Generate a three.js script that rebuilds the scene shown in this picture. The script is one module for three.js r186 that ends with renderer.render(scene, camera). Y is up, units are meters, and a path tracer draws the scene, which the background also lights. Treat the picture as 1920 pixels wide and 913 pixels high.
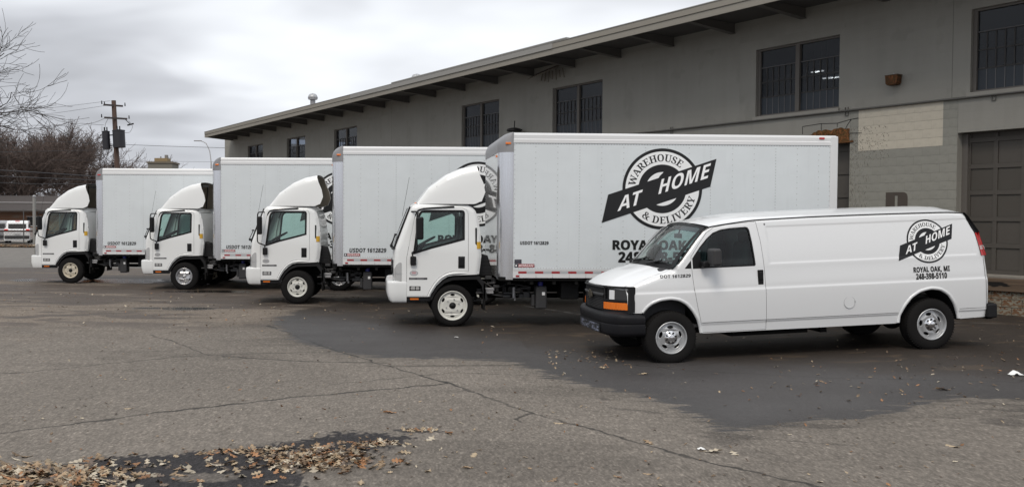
import * as THREE from 'three';
import { mergeGeometries } from 'three/addons/utils/BufferGeometryUtils.js';
import { RoundedBoxGeometry } from 'three/addons/geometries/RoundedBoxGeometry.js';

// ---------- camera, sky, sun, exposure ----------
const scene = new THREE.Scene();
const FPX = 1684;                                    // focal length in pixels of the 1920 x 913 photograph
const camera = new THREE.PerspectiveCamera(2 * Math.atan(456.5 / FPX) * 180 / Math.PI, 2240 / 913, 0.1, 3000);
camera.setViewOffset(2240, 913, 320, 0, 1920, 913);  // the photograph is cropped on its right
camera.position.set(0, 2, 0);
camera.rotation.order = 'YXZ';
camera.rotation.set(-Math.atan(44.5 / FPX), 0, 0.005);
const renderer = new THREE.WebGLRenderer({ antialias: true });
renderer.toneMapping = THREE.LinearToneMapping;
renderer.toneMappingExposure = 1.2;
renderer.shadowMap.enabled = true;

let seed = 7;
const rnd = () => { seed = (seed + 0x6d2b79f5) | 0; let t = Math.imul(seed ^ (seed >>> 15), 1 | seed); t = (t + Math.imul(t ^ (t >>> 7), 61 | t)) ^ t; return ((t ^ (t >>> 14)) >>> 0) / 4294967296; };
const rr = (a, b) => a + (b - a) * rnd();
const TAB = new Float32Array(65536); for (let i = 0; i < 65536; i++) TAB[i] = rnd();
const vn = (x, y) => { // value noise 0..1
  const ix = Math.floor(x), iy = Math.floor(y); let u = x - ix, v = y - iy; u = u * u * (3 - 2 * u); v = v * v * (3 - 2 * v);
  const a = (ix & 255), b = ((ix + 1) & 255), c = (iy & 255) << 8, d = ((iy + 1) & 255) << 8;
  const p = TAB[a | c], q = TAB[b | c], r = TAB[a | d], s = TAB[b | d];
  return p + (q - p) * u + (r - p + (p - q - r + s) * u) * v;
};
const fbm = (x, y, o = 4) => { let s = 0, a = 0.5, n = 0; for (let i = 0; i < o; i++) { s += a * vn(x, y); n += a; a *= 0.5; x = x * 2.03 + 17.3; y = y * 2.03 + 9.1; } return s / n; };
const S = (a, b, x) => { const t = Math.min(1, Math.max(0, (x - a) / (b - a))); return t * t * (3 - 2 * t); };
const L = (a, b, t) => a + (b - a) * t;

{ // overcast sky: layered stratocumulus, brighter towards the zenith
  const W = 2048, HH = 1024, d = new Float32Array(W * HH * 4);
  for (let j = 0; j < HH; j++) for (let i = 0; i < W; i++) {
    const el = ((j + 0.5) / HH - 0.5) * Math.PI, az = ((i + 0.5) / W - 0.5) * 2 * Math.PI;
    const y = Math.sin(el), x = Math.cos(el) * Math.cos(az), z = Math.cos(el) * Math.sin(az);
    let c = 0.3;
    if (y > -0.02) {
      const k = 1 / (Math.max(y, 0) + 0.12), px = x * k, pz = z * k;
      const w = fbm(px * 0.9 + 5, pz * 0.9 + 3, 3) - 0.5;
      const n = fbm(px * 0.55 + w * 1.2 + 40, pz * 0.8 + w + 21, 5), n2 = fbm(px * 2.1 + 11, pz * 2.6 + 70, 4);
      c = 0.53 + 0.32 * S(0.36, 0.66, n) + 0.26 * (n2 - 0.5) + 0.10 * (fbm(px * 4.3, pz * 5 + 9, 3) - 0.5);
      c = L(c, 0.65, 1 - S(0, 0.10, y)) * (0.95 + 0.9 * S(0.2, 0.95, y));
    }
    const o = (j * W + i) * 4, t = Math.max(0, c - 0.55);
    d[o] = c * 0.955; d[o + 1] = c * 0.988; d[o + 2] = c * (1.06 - 0.08 * t); d[o + 3] = 1;
  }
  const sky = new THREE.DataTexture(d, W, HH, THREE.RGBAFormat, THREE.FloatType);
  sky.mapping = THREE.EquirectangularReflectionMapping; sky.magFilter = THREE.LinearFilter; sky.wrapS = THREE.RepeatWrapping; sky.needsUpdate = true;
  scene.background = sky; scene.environment = sky;
}
const sun = new THREE.DirectionalLight(0xfff4e6, 1.35);
sun.position.set(-20, 74, 38); sun.target.position.set(0, 0, -20);
sun.castShadow = true; sun.shadow.radius = 40; sun.shadow.mapSize.set(2048, 2048);
Object.assign(sun.shadow.camera, { left: -60, right: 60, top: 60, bottom: -60, near: 1, far: 200 });
scene.add(sun, sun.target);

// ---------- helpers ----------
const used = new Map();
const numbered = (n) => { const k = used.get(n) ?? 0; used.set(n, k + 1); return k ? n + '_' + String(k).padStart(3, '0') : n; };
const shade = (o) => { o.traverse((m) => { if (m.isMesh) { m.castShadow = true; m.receiveShadow = true; } }); return o; };
function tag(o, label, category, group, kind) { if (label) o.userData.label = label; if (category) o.userData.category = category; if (group) o.userData.group = group; if (kind) o.userData.kind = kind; return o; }
function thing(name, label, category, pos = [0, 0, 0], turn = 0, group) { const g = new THREE.Group(); g.name = numbered(name); g.position.set(...pos); g.rotation.y = turn; scene.add(g); return tag(g, label, category, group); }
const part = (name, parent, geo, mat) => { const m = new THREE.Mesh(Array.isArray(geo) ? merge(geo) : geo, mat); m.name = name; parent.add(m); return m; };
const grp = (name, parent, pos) => { const g = new THREE.Group(); g.name = name; if (pos) g.position.set(...pos); parent.add(g); return g; };
function struct(name, geo, mat) { const m = new THREE.Mesh(Array.isArray(geo) ? merge(geo) : geo, mat); m.name = numbered(name); m.userData.kind = 'structure'; scene.add(m); return m; }
function merge(list) {
  return mergeGeometries(list.map((g) => { let h = g.index ? g.toNonIndexed() : g.clone(); for (const k of Object.keys(h.attributes)) if (!['position', 'normal', 'uv'].includes(k)) h.deleteAttribute(k);
    if (!h.attributes.normal) h.computeVertexNormals(); if (!h.attributes.uv) h.setAttribute('uv', new THREE.BufferAttribute(new Float32Array(h.attributes.position.count * 2), 2)); return h; }), false);
}
const cache = new Map(); const memo = (k, f) => { if (!cache.has(k)) cache.set(k, f()); return cache.get(k); };
const M4 = new THREE.Matrix4();
const at = (g, x = 0, y = 0, z = 0, rx = 0, ry = 0, rz = 0) => { g = g.clone(); if (rz) g.rotateZ(rz); if (rx) g.rotateX(rx); if (ry) g.rotateY(ry); return g.translate(x, y, z); };
const box = (w, h, d, x = 0, y = 0, z = 0, r = 0) => (r ? new RoundedBoxGeometry(w, h, d, 2, r) : new THREE.BoxGeometry(w, h, d)).translate(x, y, z);
const span = (x0, x1, y0, y1, z0, z1, r = 0) => box(x1 - x0, y1 - y0, z1 - z0, (x0 + x1) / 2, (y0 + y1) / 2, (z0 + z1) / 2, r);
const cylX = (r, l, x, y, z, n = 16) => new THREE.CylinderGeometry(r, r, l, n).rotateZ(Math.PI / 2).translate(x, y, z);
const cylY = (r, l, x, y, z, n = 16, r2 = r) => new THREE.CylinderGeometry(r2, r, l, n).translate(x, y, z);
const cylZ = (r, l, x, y, z, n = 16) => new THREE.CylinderGeometry(r, r, l, n).rotateX(Math.PI / 2).translate(x, y, z);
const tube = (pts, r, n = 24, m = 8, closed = false) => new THREE.TubeGeometry(new THREE.CatmullRomCurve3(pts.map((p) => new THREE.Vector3(...p)), closed, 'catmullrom', 0.3), n, r, m, closed);
function rod(a, b, r, n = 6, r2 = r) { const A = new THREE.Vector3(...a), B = new THREE.Vector3(...b), g = new THREE.CylinderGeometry(r2, r, A.distanceTo(B), n); g.applyQuaternion(new THREE.Quaternion().setFromUnitVectors(new THREE.Vector3(0, 1, 0), B.clone().sub(A).normalize())); return g.translate((A.x + B.x) / 2, (A.y + B.y) / 2, (A.z + B.z) / 2); }
const shape = (pts, holes = []) => { const s = new THREE.Shape(pts.map((p) => new THREE.Vector2(...p))); for (const h of holes) s.holes.push(new THREE.Path(h.map((p) => new THREE.Vector2(...p)))); return s; };
const extr = (pts, depth, holes = [], bevel = 0) => new THREE.ExtrudeGeometry(shape(pts, holes), bevel ? { depth, bevelEnabled: true, bevelSize: bevel, bevelThickness: bevel, bevelSegments: 2, curveSegments: 12 } : { depth, bevelEnabled: false, curveSegments: 12 });
const rect = (x0, x1, y0, y1) => [[x0, y0], [x1, y0], [x1, y1], [x0, y1]];
function gridSurf(nu, nv, fn, flip) { // fn(u, v) -> [x, y, z]
  const p = [], uv = [], ix = [];
  for (let j = 0; j <= nv; j++) for (let i = 0; i <= nu; i++) { p.push(...fn(i / nu, j / nv)); uv.push(i / nu, j / nv); }
  for (let j = 0; j < nv; j++) for (let i = 0; i < nu; i++) { const a = j * (nu + 1) + i, b = a + 1, c = a + nu + 1, d = c + 1; flip ? ix.push(a, c, b, b, c, d) : ix.push(a, b, c, b, d, c); }
  const g = new THREE.BufferGeometry(); g.setAttribute('position', new THREE.Float32BufferAttribute(p, 3)); g.setAttribute('uv', new THREE.Float32BufferAttribute(uv, 2)); g.setIndex(ix); g.computeVertexNormals(); return g;
}
// a bodywork sheet: the outline (with holes) in x, y is cut into scan bands and bent to z = zf(x, y)
function panel(outer, holes, zf, { sgn = 1, dy = 0.04, dx = 0.05, flange = 0, uvr } = {}) {
  const loops = [outer, ...holes], ys = [], E = [];
  let y0 = 1e9, y1 = -1e9;
  for (const l of loops) for (let i = 0; i < l.length; i++) { const a = l[i], b = l[(i + 1) % l.length]; ys.push(a[1]); y0 = Math.min(y0, a[1]); y1 = Math.max(y1, a[1]); if (Math.abs(a[1] - b[1]) > 1e-6) E.push(a[1] < b[1] ? [a, b] : [b, a]); }
  for (let y = y0; y < y1; y += dy) ys.push(y);
  ys.sort((a, b) => a - b);
  const Y = ys.filter((y, i) => i === 0 || y - ys[i - 1] > 1e-5), P = [], N = [], U = [];
  const v = (x, y) => { const e = 0.004, z = zf(x, y), nx = -(zf(x + e, y) - zf(x - e, y)) / (2 * e), ny = -(zf(x, y + e) - zf(x, y - e)) / (2 * e), l = Math.hypot(nx, ny, 1); return [[x, y, sgn * z], [nx / l, ny / l, sgn / l], uvr ? [(x - uvr[0]) / (uvr[1] - uvr[0]), (y - uvr[2]) / (uvr[3] - uvr[2])] : [x, y]]; };
  const tri = (a, b, c) => { for (const q of sgn > 0 ? [a, b, c] : [a, c, b]) { P.push(...q[0]); N.push(...q[1]); U.push(...q[2]); } };
  const X = (e, y) => e[0][0] + (e[1][0] - e[0][0]) * (y - e[0][1]) / (e[1][1] - e[0][1]);
  for (let k = 0; k + 1 < Y.length; k++) {
    const a = Y[k], b = Y[k + 1], m = (a + b) / 2, c = E.filter((e) => e[0][1] <= m && e[1][1] >= m).sort((p, q) => X(p, m) - X(q, m));
    for (let i = 0; i + 1 < c.length; i += 2) {
      const l0 = X(c[i], a), r0 = X(c[i + 1], a), l1 = X(c[i], b), r1 = X(c[i + 1], b), n = Math.max(1, Math.ceil(Math.max(r0 - l0, r1 - l1) / dx));
      for (let s = 0; s < n; s++) { const A = v(L(l0, r0, s / n), a), B = v(L(l0, r0, (s + 1) / n), a), C = v(L(l1, r1, (s + 1) / n), b), D = v(L(l1, r1, s / n), b); tri(A, B, C); tri(A, C, D); }
    }
  }
  if (flange) for (const l of loops) for (let i = 0; i < l.length; i++) {
    const a = l[i], b = l[(i + 1) % l.length], n = Math.max(1, Math.ceil(Math.hypot(b[0] - a[0], b[1] - a[1]) / 0.08));
    for (let s = 0; s < n; s++) {
      const p = [L(a[0], b[0], s / n), L(a[1], b[1], s / n)], q = [L(a[0], b[0], (s + 1) / n), L(a[1], b[1], (s + 1) / n)], zp = zf(...p), zq = zf(...q), f = (x, y, z) => [x, y, sgn * z];
      const A = f(...p, zp), B = f(...q, zq), C = f(...q, zq - flange), D = f(...p, zp - flange), t = new THREE.Vector3(q[1] - p[1], p[0] - q[0], 0).normalize().toArray();
      for (const w of [A, B, C, A, C, D]) { P.push(...w); N.push(...t); U.push(0, 0); }
    }
  }
  const g = new THREE.BufferGeometry(); g.setAttribute('position', new THREE.Float32BufferAttribute(P, 3)); g.setAttribute('normal', new THREE.Float32BufferAttribute(N, 3)); g.setAttribute('uv', new THREE.Float32BufferAttribute(U, 2)); return g;
}
function distTo(line, x, y) { let m = 1e9; for (let i = 0; i + 1 < line.length; i++) { const a = line[i], b = line[i + 1], vx = b[0] - a[0], vy = b[1] - a[1], t = Math.min(1, Math.max(0, ((x - a[0]) * vx + (y - a[1]) * vy) / (vx * vx + vy * vy))); const d = Math.hypot(x - a[0] - vx * t, y - a[1] - vy * t); if (d < m) m = d; } return m; }
const mirrorZ = (g) => { const h = (g.index ? g.toNonIndexed() : g.clone()); for (const k of ['position', 'normal']) { const a = h.attributes[k]; for (let i = 0; i < a.count; i++) a.setZ(i, -a.getZ(i)); } for (const a of Object.values(h.attributes)) for (let i = 0; i < a.count; i += 3) for (let c = 0; c < a.itemSize; c++) { const t = a.getComponent(i + 1, c); a.setComponent(i + 1, c, a.getComponent(i + 2, c)); a.setComponent(i + 2, c, t); } return h; };

// textures
function canvasTex(w, h, draw, srgb = true) { const c = document.createElement('canvas'); c.width = w; c.height = h; draw(c.getContext('2d'), w, h); const t = new THREE.CanvasTexture(c); if (srgb) t.colorSpace = THREE.SRGBColorSpace; t.magFilter = THREE.LinearFilter; return t; }
function dataTex(w, h, fn, srgb, rep) { // fn(u, v) -> grey or [r, g, b] 0..1
  const d = new Uint8Array(w * h * 4);
  for (let j = 0; j < h; j++) for (let i = 0; i < w; i++) { const c = fn((i + 0.5) / w, (j + 0.5) / h, i, j), o = (j * w + i) * 4; for (let k = 0; k < 3; k++) d[o + k] = Math.max(0, Math.min(255, 255 * (c.length ? c[k] : c))); d[o + 3] = 255; }
  const t = new THREE.DataTexture(d, w, h); t.magFilter = THREE.LinearFilter; if (srgb) t.colorSpace = THREE.SRGBColorSpace; t.wrapS = t.wrapT = rep === false ? THREE.ClampToEdgeWrapping : THREE.RepeatWrapping; t.needsUpdate = true; return t;
}
const std = (rgb, roughness = 0.8, extra = {}) => { const m = new THREE.MeshStandardMaterial({ roughness, ...extra }); m.color.setRGB(...rgb); return m; };
const phys = (rgb, roughness = 0.5, extra = {}) => { const m = new THREE.MeshPhysicalMaterial({ roughness, ...extra }); m.color.setRGB(...rgb); return m; };
const decalMat = (tex, roughness = 0.5) => new THREE.MeshStandardMaterial({ map: tex, transparent: true, roughness });
const rep = (t, x, y) => { const c = t.clone(); c.repeat.set(x, y); c.needsUpdate = true; return c; };

const grime = dataTex(512, 512, (u, v) => { const n = 0.5 * vn(u * 8 , v * 8) + 0.3 * vn(u * 32, v * 32) + 0.2 * vn(u * 128, v * 64); return 0.35 + 0.5 * n; }, false);
const dirt = dataTex(512, 512, (u, v) => { const n = fbm(u * 6, v * 6, 5), s = vn(u * 60, v * 3); const k = 0.965 + 0.035 * (n - 0.5) - 0.05 * Math.max(0, s - 0.75); return [k, k, k]; }, true);
const MAT = {
  paint: phys([0.75, 0.765, 0.765], 0.32, { clearcoat: 0.6, clearcoatRoughness: 0.08 }),
  vanPaint: phys([0.71, 0.725, 0.74], 0.34, { clearcoat: 0.7, clearcoatRoughness: 0.07 }),
  boxSide: phys([0.70, 0.745, 0.77], 0.42, { map: dirt, clearcoat: 0.15, clearcoatRoughness: 0.2 }),
  boxFront: phys([0.74, 0.75, 0.76], 0.12, { clearcoat: 1, clearcoatRoughness: 0.03 }),
  rail: std([0.67, 0.68, 0.69], 0.4),
  alu: std([0.66, 0.67, 0.70], 0.34, { metalness: 0.85, roughnessMap: rep(grime, 0.6, 0.15) }),
  aluDull: std([0.30, 0.30, 0.31], 0.5, { metalness: 0.6 }),
  steel: std([0.45, 0.45, 0.45], 0.4, { metalness: 0.9 }),
  chrome: std([0.78, 0.78, 0.79], 0.12, { metalness: 1 }),
  wheelCover: std([0.55, 0.55, 0.56], 0.28, { metalness: 0.9 }),
  silver: std([0.46, 0.47, 0.48], 0.38, { metalness: 0.55 }),
  black: phys([0.006, 0.006, 0.007], 0.5, { specularIntensity: 0.6 }),
  plastic: phys([0.009, 0.009, 0.010], 0.62, { specularIntensity: 0.6 }),
  greyPlastic: std([0.03, 0.03, 0.032], 0.6),
  rubber: phys([0.010, 0.0095, 0.0095], 0.9, { specularIntensity: 0.4, bumpMap: rep(grime, 3, 3), bumpScale: 0.004 }),
  under: phys([0.007, 0.007, 0.007], 0.85, { specularIntensity: 0.4 }),
  interior: std([0.035, 0.035, 0.038], 0.8),
  seat: std([0.03, 0.032, 0.035], 0.9),
  rimCream: std([0.63, 0.63, 0.59], 0.45),
  rimTan: std([0.55, 0.50, 0.40], 0.5),
  glass: phys([0.70, 0.86, 0.82], 0.02, { transmission: 1, ior: 1.5, thickness: 0 }),
  glassDark: phys([0.42, 0.56, 0.56], 0.02, { transmission: 1, ior: 1.5, thickness: 0 }),
  lens: phys([0.9, 0.9, 0.9], 0.08, { transmission: 0.6, thickness: 0 }),
  amber: phys([0.72, 0.17, 0.008], 0.25, { clearcoat: 0.8 }),
  red: phys([0.45, 0.012, 0.014], 0.2, { clearcoat: 0.8 }),
  tapeRed: std([0.32, 0.02, 0.025], 0.4), tapeSilver: std([0.42, 0.44, 0.46], 0.35),
  blue: std([0.02, 0.025, 0.22], 0.45), yellow: std([0.62, 0.36, 0.03], 0.5),
  lampGlass: phys([0.55, 0.56, 0.57], 0.15, { clearcoat: 1, metalness: 0.4 }),
  dark: std([0.006, 0.006, 0.006], 0.9),
};
// ---------- lettering and emblems ----------
const spaced = (c, t, x, y, sp) => { for (const ch of t) { c.fillText(ch, x, y); x += c.measureText(ch).width + sp; } };
const fitText = (c, t, x, y, w, h, font, style = 'black', heavy = 0) => { // text filling a w x h box whose lower left is x, y
  c.save(); c.font = `${font}`.replace('SZ', '100px'); c.fillStyle = style; const m = c.measureText(t), cap = c.measureText('H').actualBoundingBoxAscent;
  c.translate(x, y); c.scale(w / m.width, h / cap); c.textBaseline = 'alphabetic'; c.fillText(t, 0, 0); if (heavy) { c.strokeStyle = style; c.lineWidth = heavy; c.lineJoin = 'miter'; c.strokeText(t, 0, 0); } c.restore();
};
const logoTex = canvasTex(1024, 700, (c, w, h) => {
  const R = 330, cx = 512, cy = 350; c.translate(cx, cy); c.fillStyle = c.strokeStyle = '#0b0a0c';
  c.fillStyle = '#e9ebec'; c.beginPath(); c.arc(0, 0, R * 0.97, 0, 7); c.fill(); c.fillStyle = '#0b0a0c';
  c.lineWidth = R * 0.075; c.beginPath(); c.arc(0, 0, R * 0.9625, 0, 7); c.stroke();
  c.lineWidth = R * 0.185; c.beginPath(); c.arc(0, 0, R * 0.51, 0, 7); c.stroke();
  const poly = (p) => { c.beginPath(); p.forEach(([x, y], i) => (i ? c.lineTo(x * R, y * R) : c.moveTo(x * R, y * R))); c.closePath(); c.fill(); };
  poly([[-0.16, -0.17], [-0.06, -0.33], [0.05, -0.44], [0.4, -0.44], [0.5, -0.1], [0, 0.1]]);   // the ring's opening is cut by a wedge
  poly([[-1.355, 0.148], [1.352, -0.753], [1.205, -0.064], [-1.51, 0.847]]);
  c.textBaseline = 'middle'; c.textAlign = 'center';
  const arc = (t, r, a0, a1, flip, sz) => { c.font = `bold ${sz}px serif`; const ws = [...t].map((q) => c.measureText(q).width + 4), tot = ws.reduce((p, q) => p + q, 0); let s = 0; [...t].forEach((q, i) => { const a = a0 + (a1 - a0) * ((s + ws[i] / 2) / tot); s += ws[i]; c.save(); c.translate(r * Math.cos(a), r * Math.sin(a)); c.rotate(flip ? a - Math.PI / 2 : a + Math.PI / 2); c.fillText(q, 0, 0); c.restore(); }); };
  const d = Math.PI / 180;
  arc('WAREHOUSE', R * 0.765, -174 * d, -50 * d, false, R * 0.245);
  arc('& DELIVERY', R * 0.775, 128 * d, 14 * d, true, R * 0.245);
  c.fillStyle = '#f2f3f4'; c.textAlign = 'left'; c.textBaseline = 'alphabetic';
  const word = (t, x, y, wd, hh) => { c.save(); c.transform(1, -0.333, -0.22, 1, x * R, y * R); c.font = 'bold 100px sans-serif'; const m = c.measureText(t).width; c.scale(wd * R / m, hh * R / 71); c.fillText(t, 0, 0); c.restore(); };
  word('AT', -1.12, 0.56, 0.56, 0.36); word('HOME', -0.14, 0.145, 1.3, 0.37);
});
const cityTex = canvasTex(1024, 256, (c) => { fitText(c, 'ROYAL OAK, MI', 10, 112, 1004, 92, 'bold SZ sans-serif', '#060606', 5); c.lineWidth = 3; fitText(c, '248-398-5110', 76, 240, 850, 102, 'bold SZ sans-serif', '#060606', 5); });
const dotTex = canvasTex(512, 64, (c) => fitText(c, 'USDOT 1612829', 5, 56, 500, 48, 'bold SZ sans-serif', '#0c0c0e', 3));
const dotTexB = canvasTex(512, 64, (c) => { c.transform(1, 0, -0.12, 1, 8, 0); fitText(c, 'USDOT 1612829', 5, 56, 492, 47, 'bold SZ sans-serif', '#0c0c0e', 2); });
const vanDotTex = canvasTex(512, 64, (c) => { c.transform(1, 0, -0.1, 1, 6, 0); fitText(c, 'DOT 1612829', 5, 56, 492, 47, 'bold SZ sans-serif', '#141416', 2); });
const makerTex = canvasTex(512, 96, (c, w, h) => { c.fillStyle = '#8d1f26'; c.fillRect(0, 0, w, h); c.fillStyle = '#16182c'; c.fillRect(0, 0, 96, h); c.fillStyle = '#fff'; c.beginPath(); c.arc(44, 48, 22, 0, 7); c.fill(); c.transform(1, 0, -0.25, 1, 20, 0); fitText(c, 'MORGAN', 92, 80, 390, 64, 'bold SZ sans-serif', '#f3e8e8'); });
const plateTex = canvasTex(128, 64, (c, w, h) => { c.fillStyle = '#23212c'; c.fillRect(0, 0, w, h); c.fillStyle = '#77747f'; for (let i = 0; i < 6; i++) if (i !== 3) c.fillRect(10, 8 + i * 9, 108 - (i % 2) * 20, 3); });
const badgeTex = canvasTex(128, 80, (c, w, h) => { c.fillStyle = '#b9babd'; c.beginPath(); c.ellipse(64, 40, 62, 38, 0, 0, 7); c.fill(); c.strokeStyle = '#83848a'; c.lineWidth = 5; c.beginPath(); c.ellipse(64, 40, 56, 32, 0, 0, 7); c.stroke(); c.fillStyle = '#b0404a'; c.fillRect(30, 26, 68, 8); c.fillRect(36, 42, 56, 7); });
const badgeGreyTex = canvasTex(128, 80, (c, w, h) => { c.fillStyle = '#a9aaac'; c.beginPath(); c.ellipse(64, 40, 62, 38, 0, 0, 7); c.fill(); c.strokeStyle = '#7c7d80'; c.lineWidth = 6; c.beginPath(); c.ellipse(64, 40, 54, 30, 0, 0, 7); c.stroke(); c.fillStyle = '#6c6d70'; c.fillRect(32, 34, 64, 10); });
const stripTex = canvasTex(256, 32, (c, w, h) => { c.fillStyle = '#3a3a3d'; c.fillRect(0, 0, w, h); c.fillStyle = '#b5b5b8'; for (let i = 0; i < 18; i++) if (i < 6 || (i > 7 && i < 16)) c.fillRect(20 + i * 12, 10, 6, 12); });
const DEC = { logo: decalMat(logoTex, 0.35), city: decalMat(cityTex), dot: decalMat(dotTex), dotB: decalMat(dotTexB), vanDot: decalMat(vanDotTex), maker: decalMat(makerTex), plate: decalMat(plateTex), badge: decalMat(badgeTex), badgeGrey: decalMat(badgeGreyTex), strip: decalMat(stripTex) };
const flat = (x0, x1, y0, y1, z) => new THREE.PlaneGeometry(x1 - x0, y1 - y0).translate((x0 + x1) / 2, (y0 + y1) / 2, z);

// ---------- wheels ----------
function wheelGeo(kind) { return memo('wheel' + kind, () => {
  const R = kind === 'van' ? 0.385 : 0.395, rimR = kind === 'van' ? 0.222 : kind === 'big' ? 0.266 : 0.222, w = kind === 'van' ? 0.25 : 0.22, h = w / 2, s = R - rimR;
  const tyre = new THREE.LatheGeometry([[rimR - 0.012, -h + 0.02], [rimR + 0.004, h - 0.025], [rimR + 0.012, h - 0.006], [rimR + s * 0.3, h + 0.004], [rimR + s * 0.62, h], [rimR + s * 0.86, h - 0.014], [R - 0.012, h - 0.03], [R, h - 0.055], [R, h - 0.085], [R - 0.008, h - 0.087], [R - 0.008, h - 0.097], [R, h - 0.1], [R, -h + 0.055], [R - 0.012, -h + 0.03], [rimR + s * 0.6, -h], [rimR - 0.01, -h + 0.02]].map((p) => new THREE.Vector2(...p)), 56).rotateX(Math.PI / 2);
  // small tread blocks round the shoulder
  const lug = []; for (let i = 0; i < 60; i++) lug.push(box(0.012, 0.024, 0.03, 0, R - 0.011, h - 0.04).rotateZ(i * Math.PI / 30));
  const holeN = kind === 'van' ? 5 : 6, hr = kind === 'van' ? 0.152 : rimR * 0.76, hw = kind === 'van' ? 0.048 : 0.042 * rimR / 0.24, hh = kind === 'van' ? 0.025 : 0.023 * rimR / 0.24;
  const disc = new THREE.Shape().absarc(0, 0, rimR - 0.016, 0, Math.PI * 2);
  for (let i = 0; i < holeN; i++) { const a = Math.PI / 2 + i * 2 * Math.PI / holeN, p = new THREE.Path(); p.absellipse(hr * Math.cos(a), hr * Math.sin(a), hw, hh, 0, Math.PI * 2, true, a + Math.PI / 2); disc.holes.push(p); }
  const dg = new THREE.ExtrudeGeometry(disc, { depth: 0.012, bevelEnabled: true, bevelSize: 0.004, bevelThickness: 0.004, bevelSegments: 1, curveSegments: 40 });
  { const p = dg.attributes.position; for (let i = 0; i < p.count; i++) { const r = Math.hypot(p.getX(i), p.getY(i)); p.setZ(i, p.getZ(i) + h - 0.06 + (kind === 'van' ? 0.03 * S(0.19, 0.10, r) : 0.035 * S(rimR, rimR * 0.5, r))); } dg.computeVertexNormals(); }
  const lip = new THREE.LatheGeometry([[rimR - 0.022, h - 0.055], [rimR - 0.014, h - 0.02], [rimR - 0.006, h + 0.002], [rimR + 0.006, h + 0.004], [rimR + 0.012, h - 0.004]].map((p) => new THREE.Vector2(...p)), 48).rotateX(Math.PI / 2);
  const well = new THREE.LatheGeometry([[0.001, h - 0.09], [rimR - 0.02, h - 0.09], [rimR - 0.02, h - 0.05]].map((p) => new THREE.Vector2(...p)), 32).rotateX(Math.PI / 2);
  const hubZ = h - 0.02, nuts = [], nN = kind === 'van' ? 8 : 6, nr = kind === 'van' ? 0.075 : rimR * 0.46;
  for (let i = 0; i < nN; i++) { const a = i * 2 * Math.PI / nN + 0.3; nuts.push(cylZ(0.013, 0.035, nr * Math.cos(a), nr * Math.sin(a), hubZ, 6)); }
  const hub = new THREE.LatheGeometry([[0.001, hubZ + 0.035], [0.03, hubZ + 0.034], [0.035, hubZ + 0.01], [0.055, hubZ + 0.005], [rimR * 0.29, hubZ - 0.02]].map((p) => new THREE.Vector2(...p)), 24).rotateX(Math.PI / 2);
  const cap = new THREE.LatheGeometry([[0.001, hubZ + 0.03], [0.04, hubZ + 0.028], [0.055, hubZ + 0.02], [0.06, hubZ + 0.002], [0.095, hubZ - 0.003], [0.105, hubZ - 0.02]].map((p) => new THREE.Vector2(...p)), 32).rotateX(Math.PI / 2);
  return { tyre: merge([tyre, ...lug]), rim: merge([dg, lip]), well, nuts: merge(nuts), hub, cap };
}); }
function wheel(parent, kind, x, y, z, sgn, rimMat, hubMat, full = true) {
  const g = grp('wheel', parent, [x, y, z]); if (sgn < 0) g.rotation.y = Math.PI; g.rotation.z = sgn * x * 1.3;
  const k = wheelGeo(kind); part('tyre', g, k.tyre, MAT.rubber); part('rim', g, k.rim, rimMat); part('brake_drum', g, k.well, MAT.dark);
  if (full) { if (kind === 'van') { part('hub_cap', g, k.cap, MAT.chrome); part('wheel_nuts', g, k.nuts, MAT.plastic); } else { part('hub', g, k.hub, hubMat); part('wheel_nuts', g, k.nuts, MAT.steel); } }
  return g;
}

// ---------- box truck ----------
const cabEdge = [[-1.095, 0.80], [-1.105, 1.1], [-1.10, 1.28], [-1.085, 1.44], [-0.79, 2.22], [-0.72, 2.275], [-0.6, 2.287], [0.25, 2.272], [0.36, 2.235], [0.43, 2.16], [0.48, 2.02], [0.53, 1.7], [0.54, 1.3], [0.50, 0.97]];
const cabOut = [...cabEdge, [0.0, 0.95], [-0.1, 0.93], [-0.2, 0.87], [-0.31, 0.76], [-0.38, 0.65], [-0.41, 0.6], [-0.43, 0.555], [-0.865, 0.555], [-0.875, 0.80]];
const doorOut = [[-0.862, 0.575], [-0.862, 1.28], [-0.80, 1.62], [-0.715, 2.04], [-0.69, 2.12], [-0.64, 2.175], [-0.55, 2.205], [0.18, 2.205], [0.25, 2.175], [0.28, 2.1], [0.285, 1.03], [0.0, 1.03], [-0.14, 0.99], [-0.26, 0.91], [-0.37, 0.79], [-0.44, 0.67], [-0.48, 0.575]];
const grow = (pts, d) => { let cx = 0, cy = 0; for (const p of pts) { cx += p[0] / pts.length; cy += p[1] / pts.length; } return pts.map(([x, y]) => { const l = Math.hypot(x - cx, y - cy); return [x + (x - cx) / l * d, y + (y - cy) / l * d]; }); };
const inset = (pts, d) => { // offset each edge of a simple polygon inwards
  let A = 0; pts.forEach((p, i) => { const q = pts[(i + 1) % pts.length]; A += p[0] * q[1] - q[0] * p[1]; }); const s = A > 0 ? 1 : -1, n = pts.length;
  return pts.map((p, i) => { const a = pts[(i + n - 1) % n], b = pts[(i + 1) % n]; let u = [p[0] - a[0], p[1] - a[1]], v = [b[0] - p[0], b[1] - p[1]]; const lu = Math.hypot(...u), lv = Math.hypot(...v); const n1 = [-s * u[1] / lu, s * u[0] / lu], n2 = [-s * v[1] / lv, s * v[0] / lv]; let m = [n1[0] + n2[0], n1[1] + n2[1]]; const k = d / Math.max(0.3, (1 + n1[0] * n2[0] + n1[1] * n2[1])); return [p[0] + m[0] * k, p[1] + m[1] * k]; });
};
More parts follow.
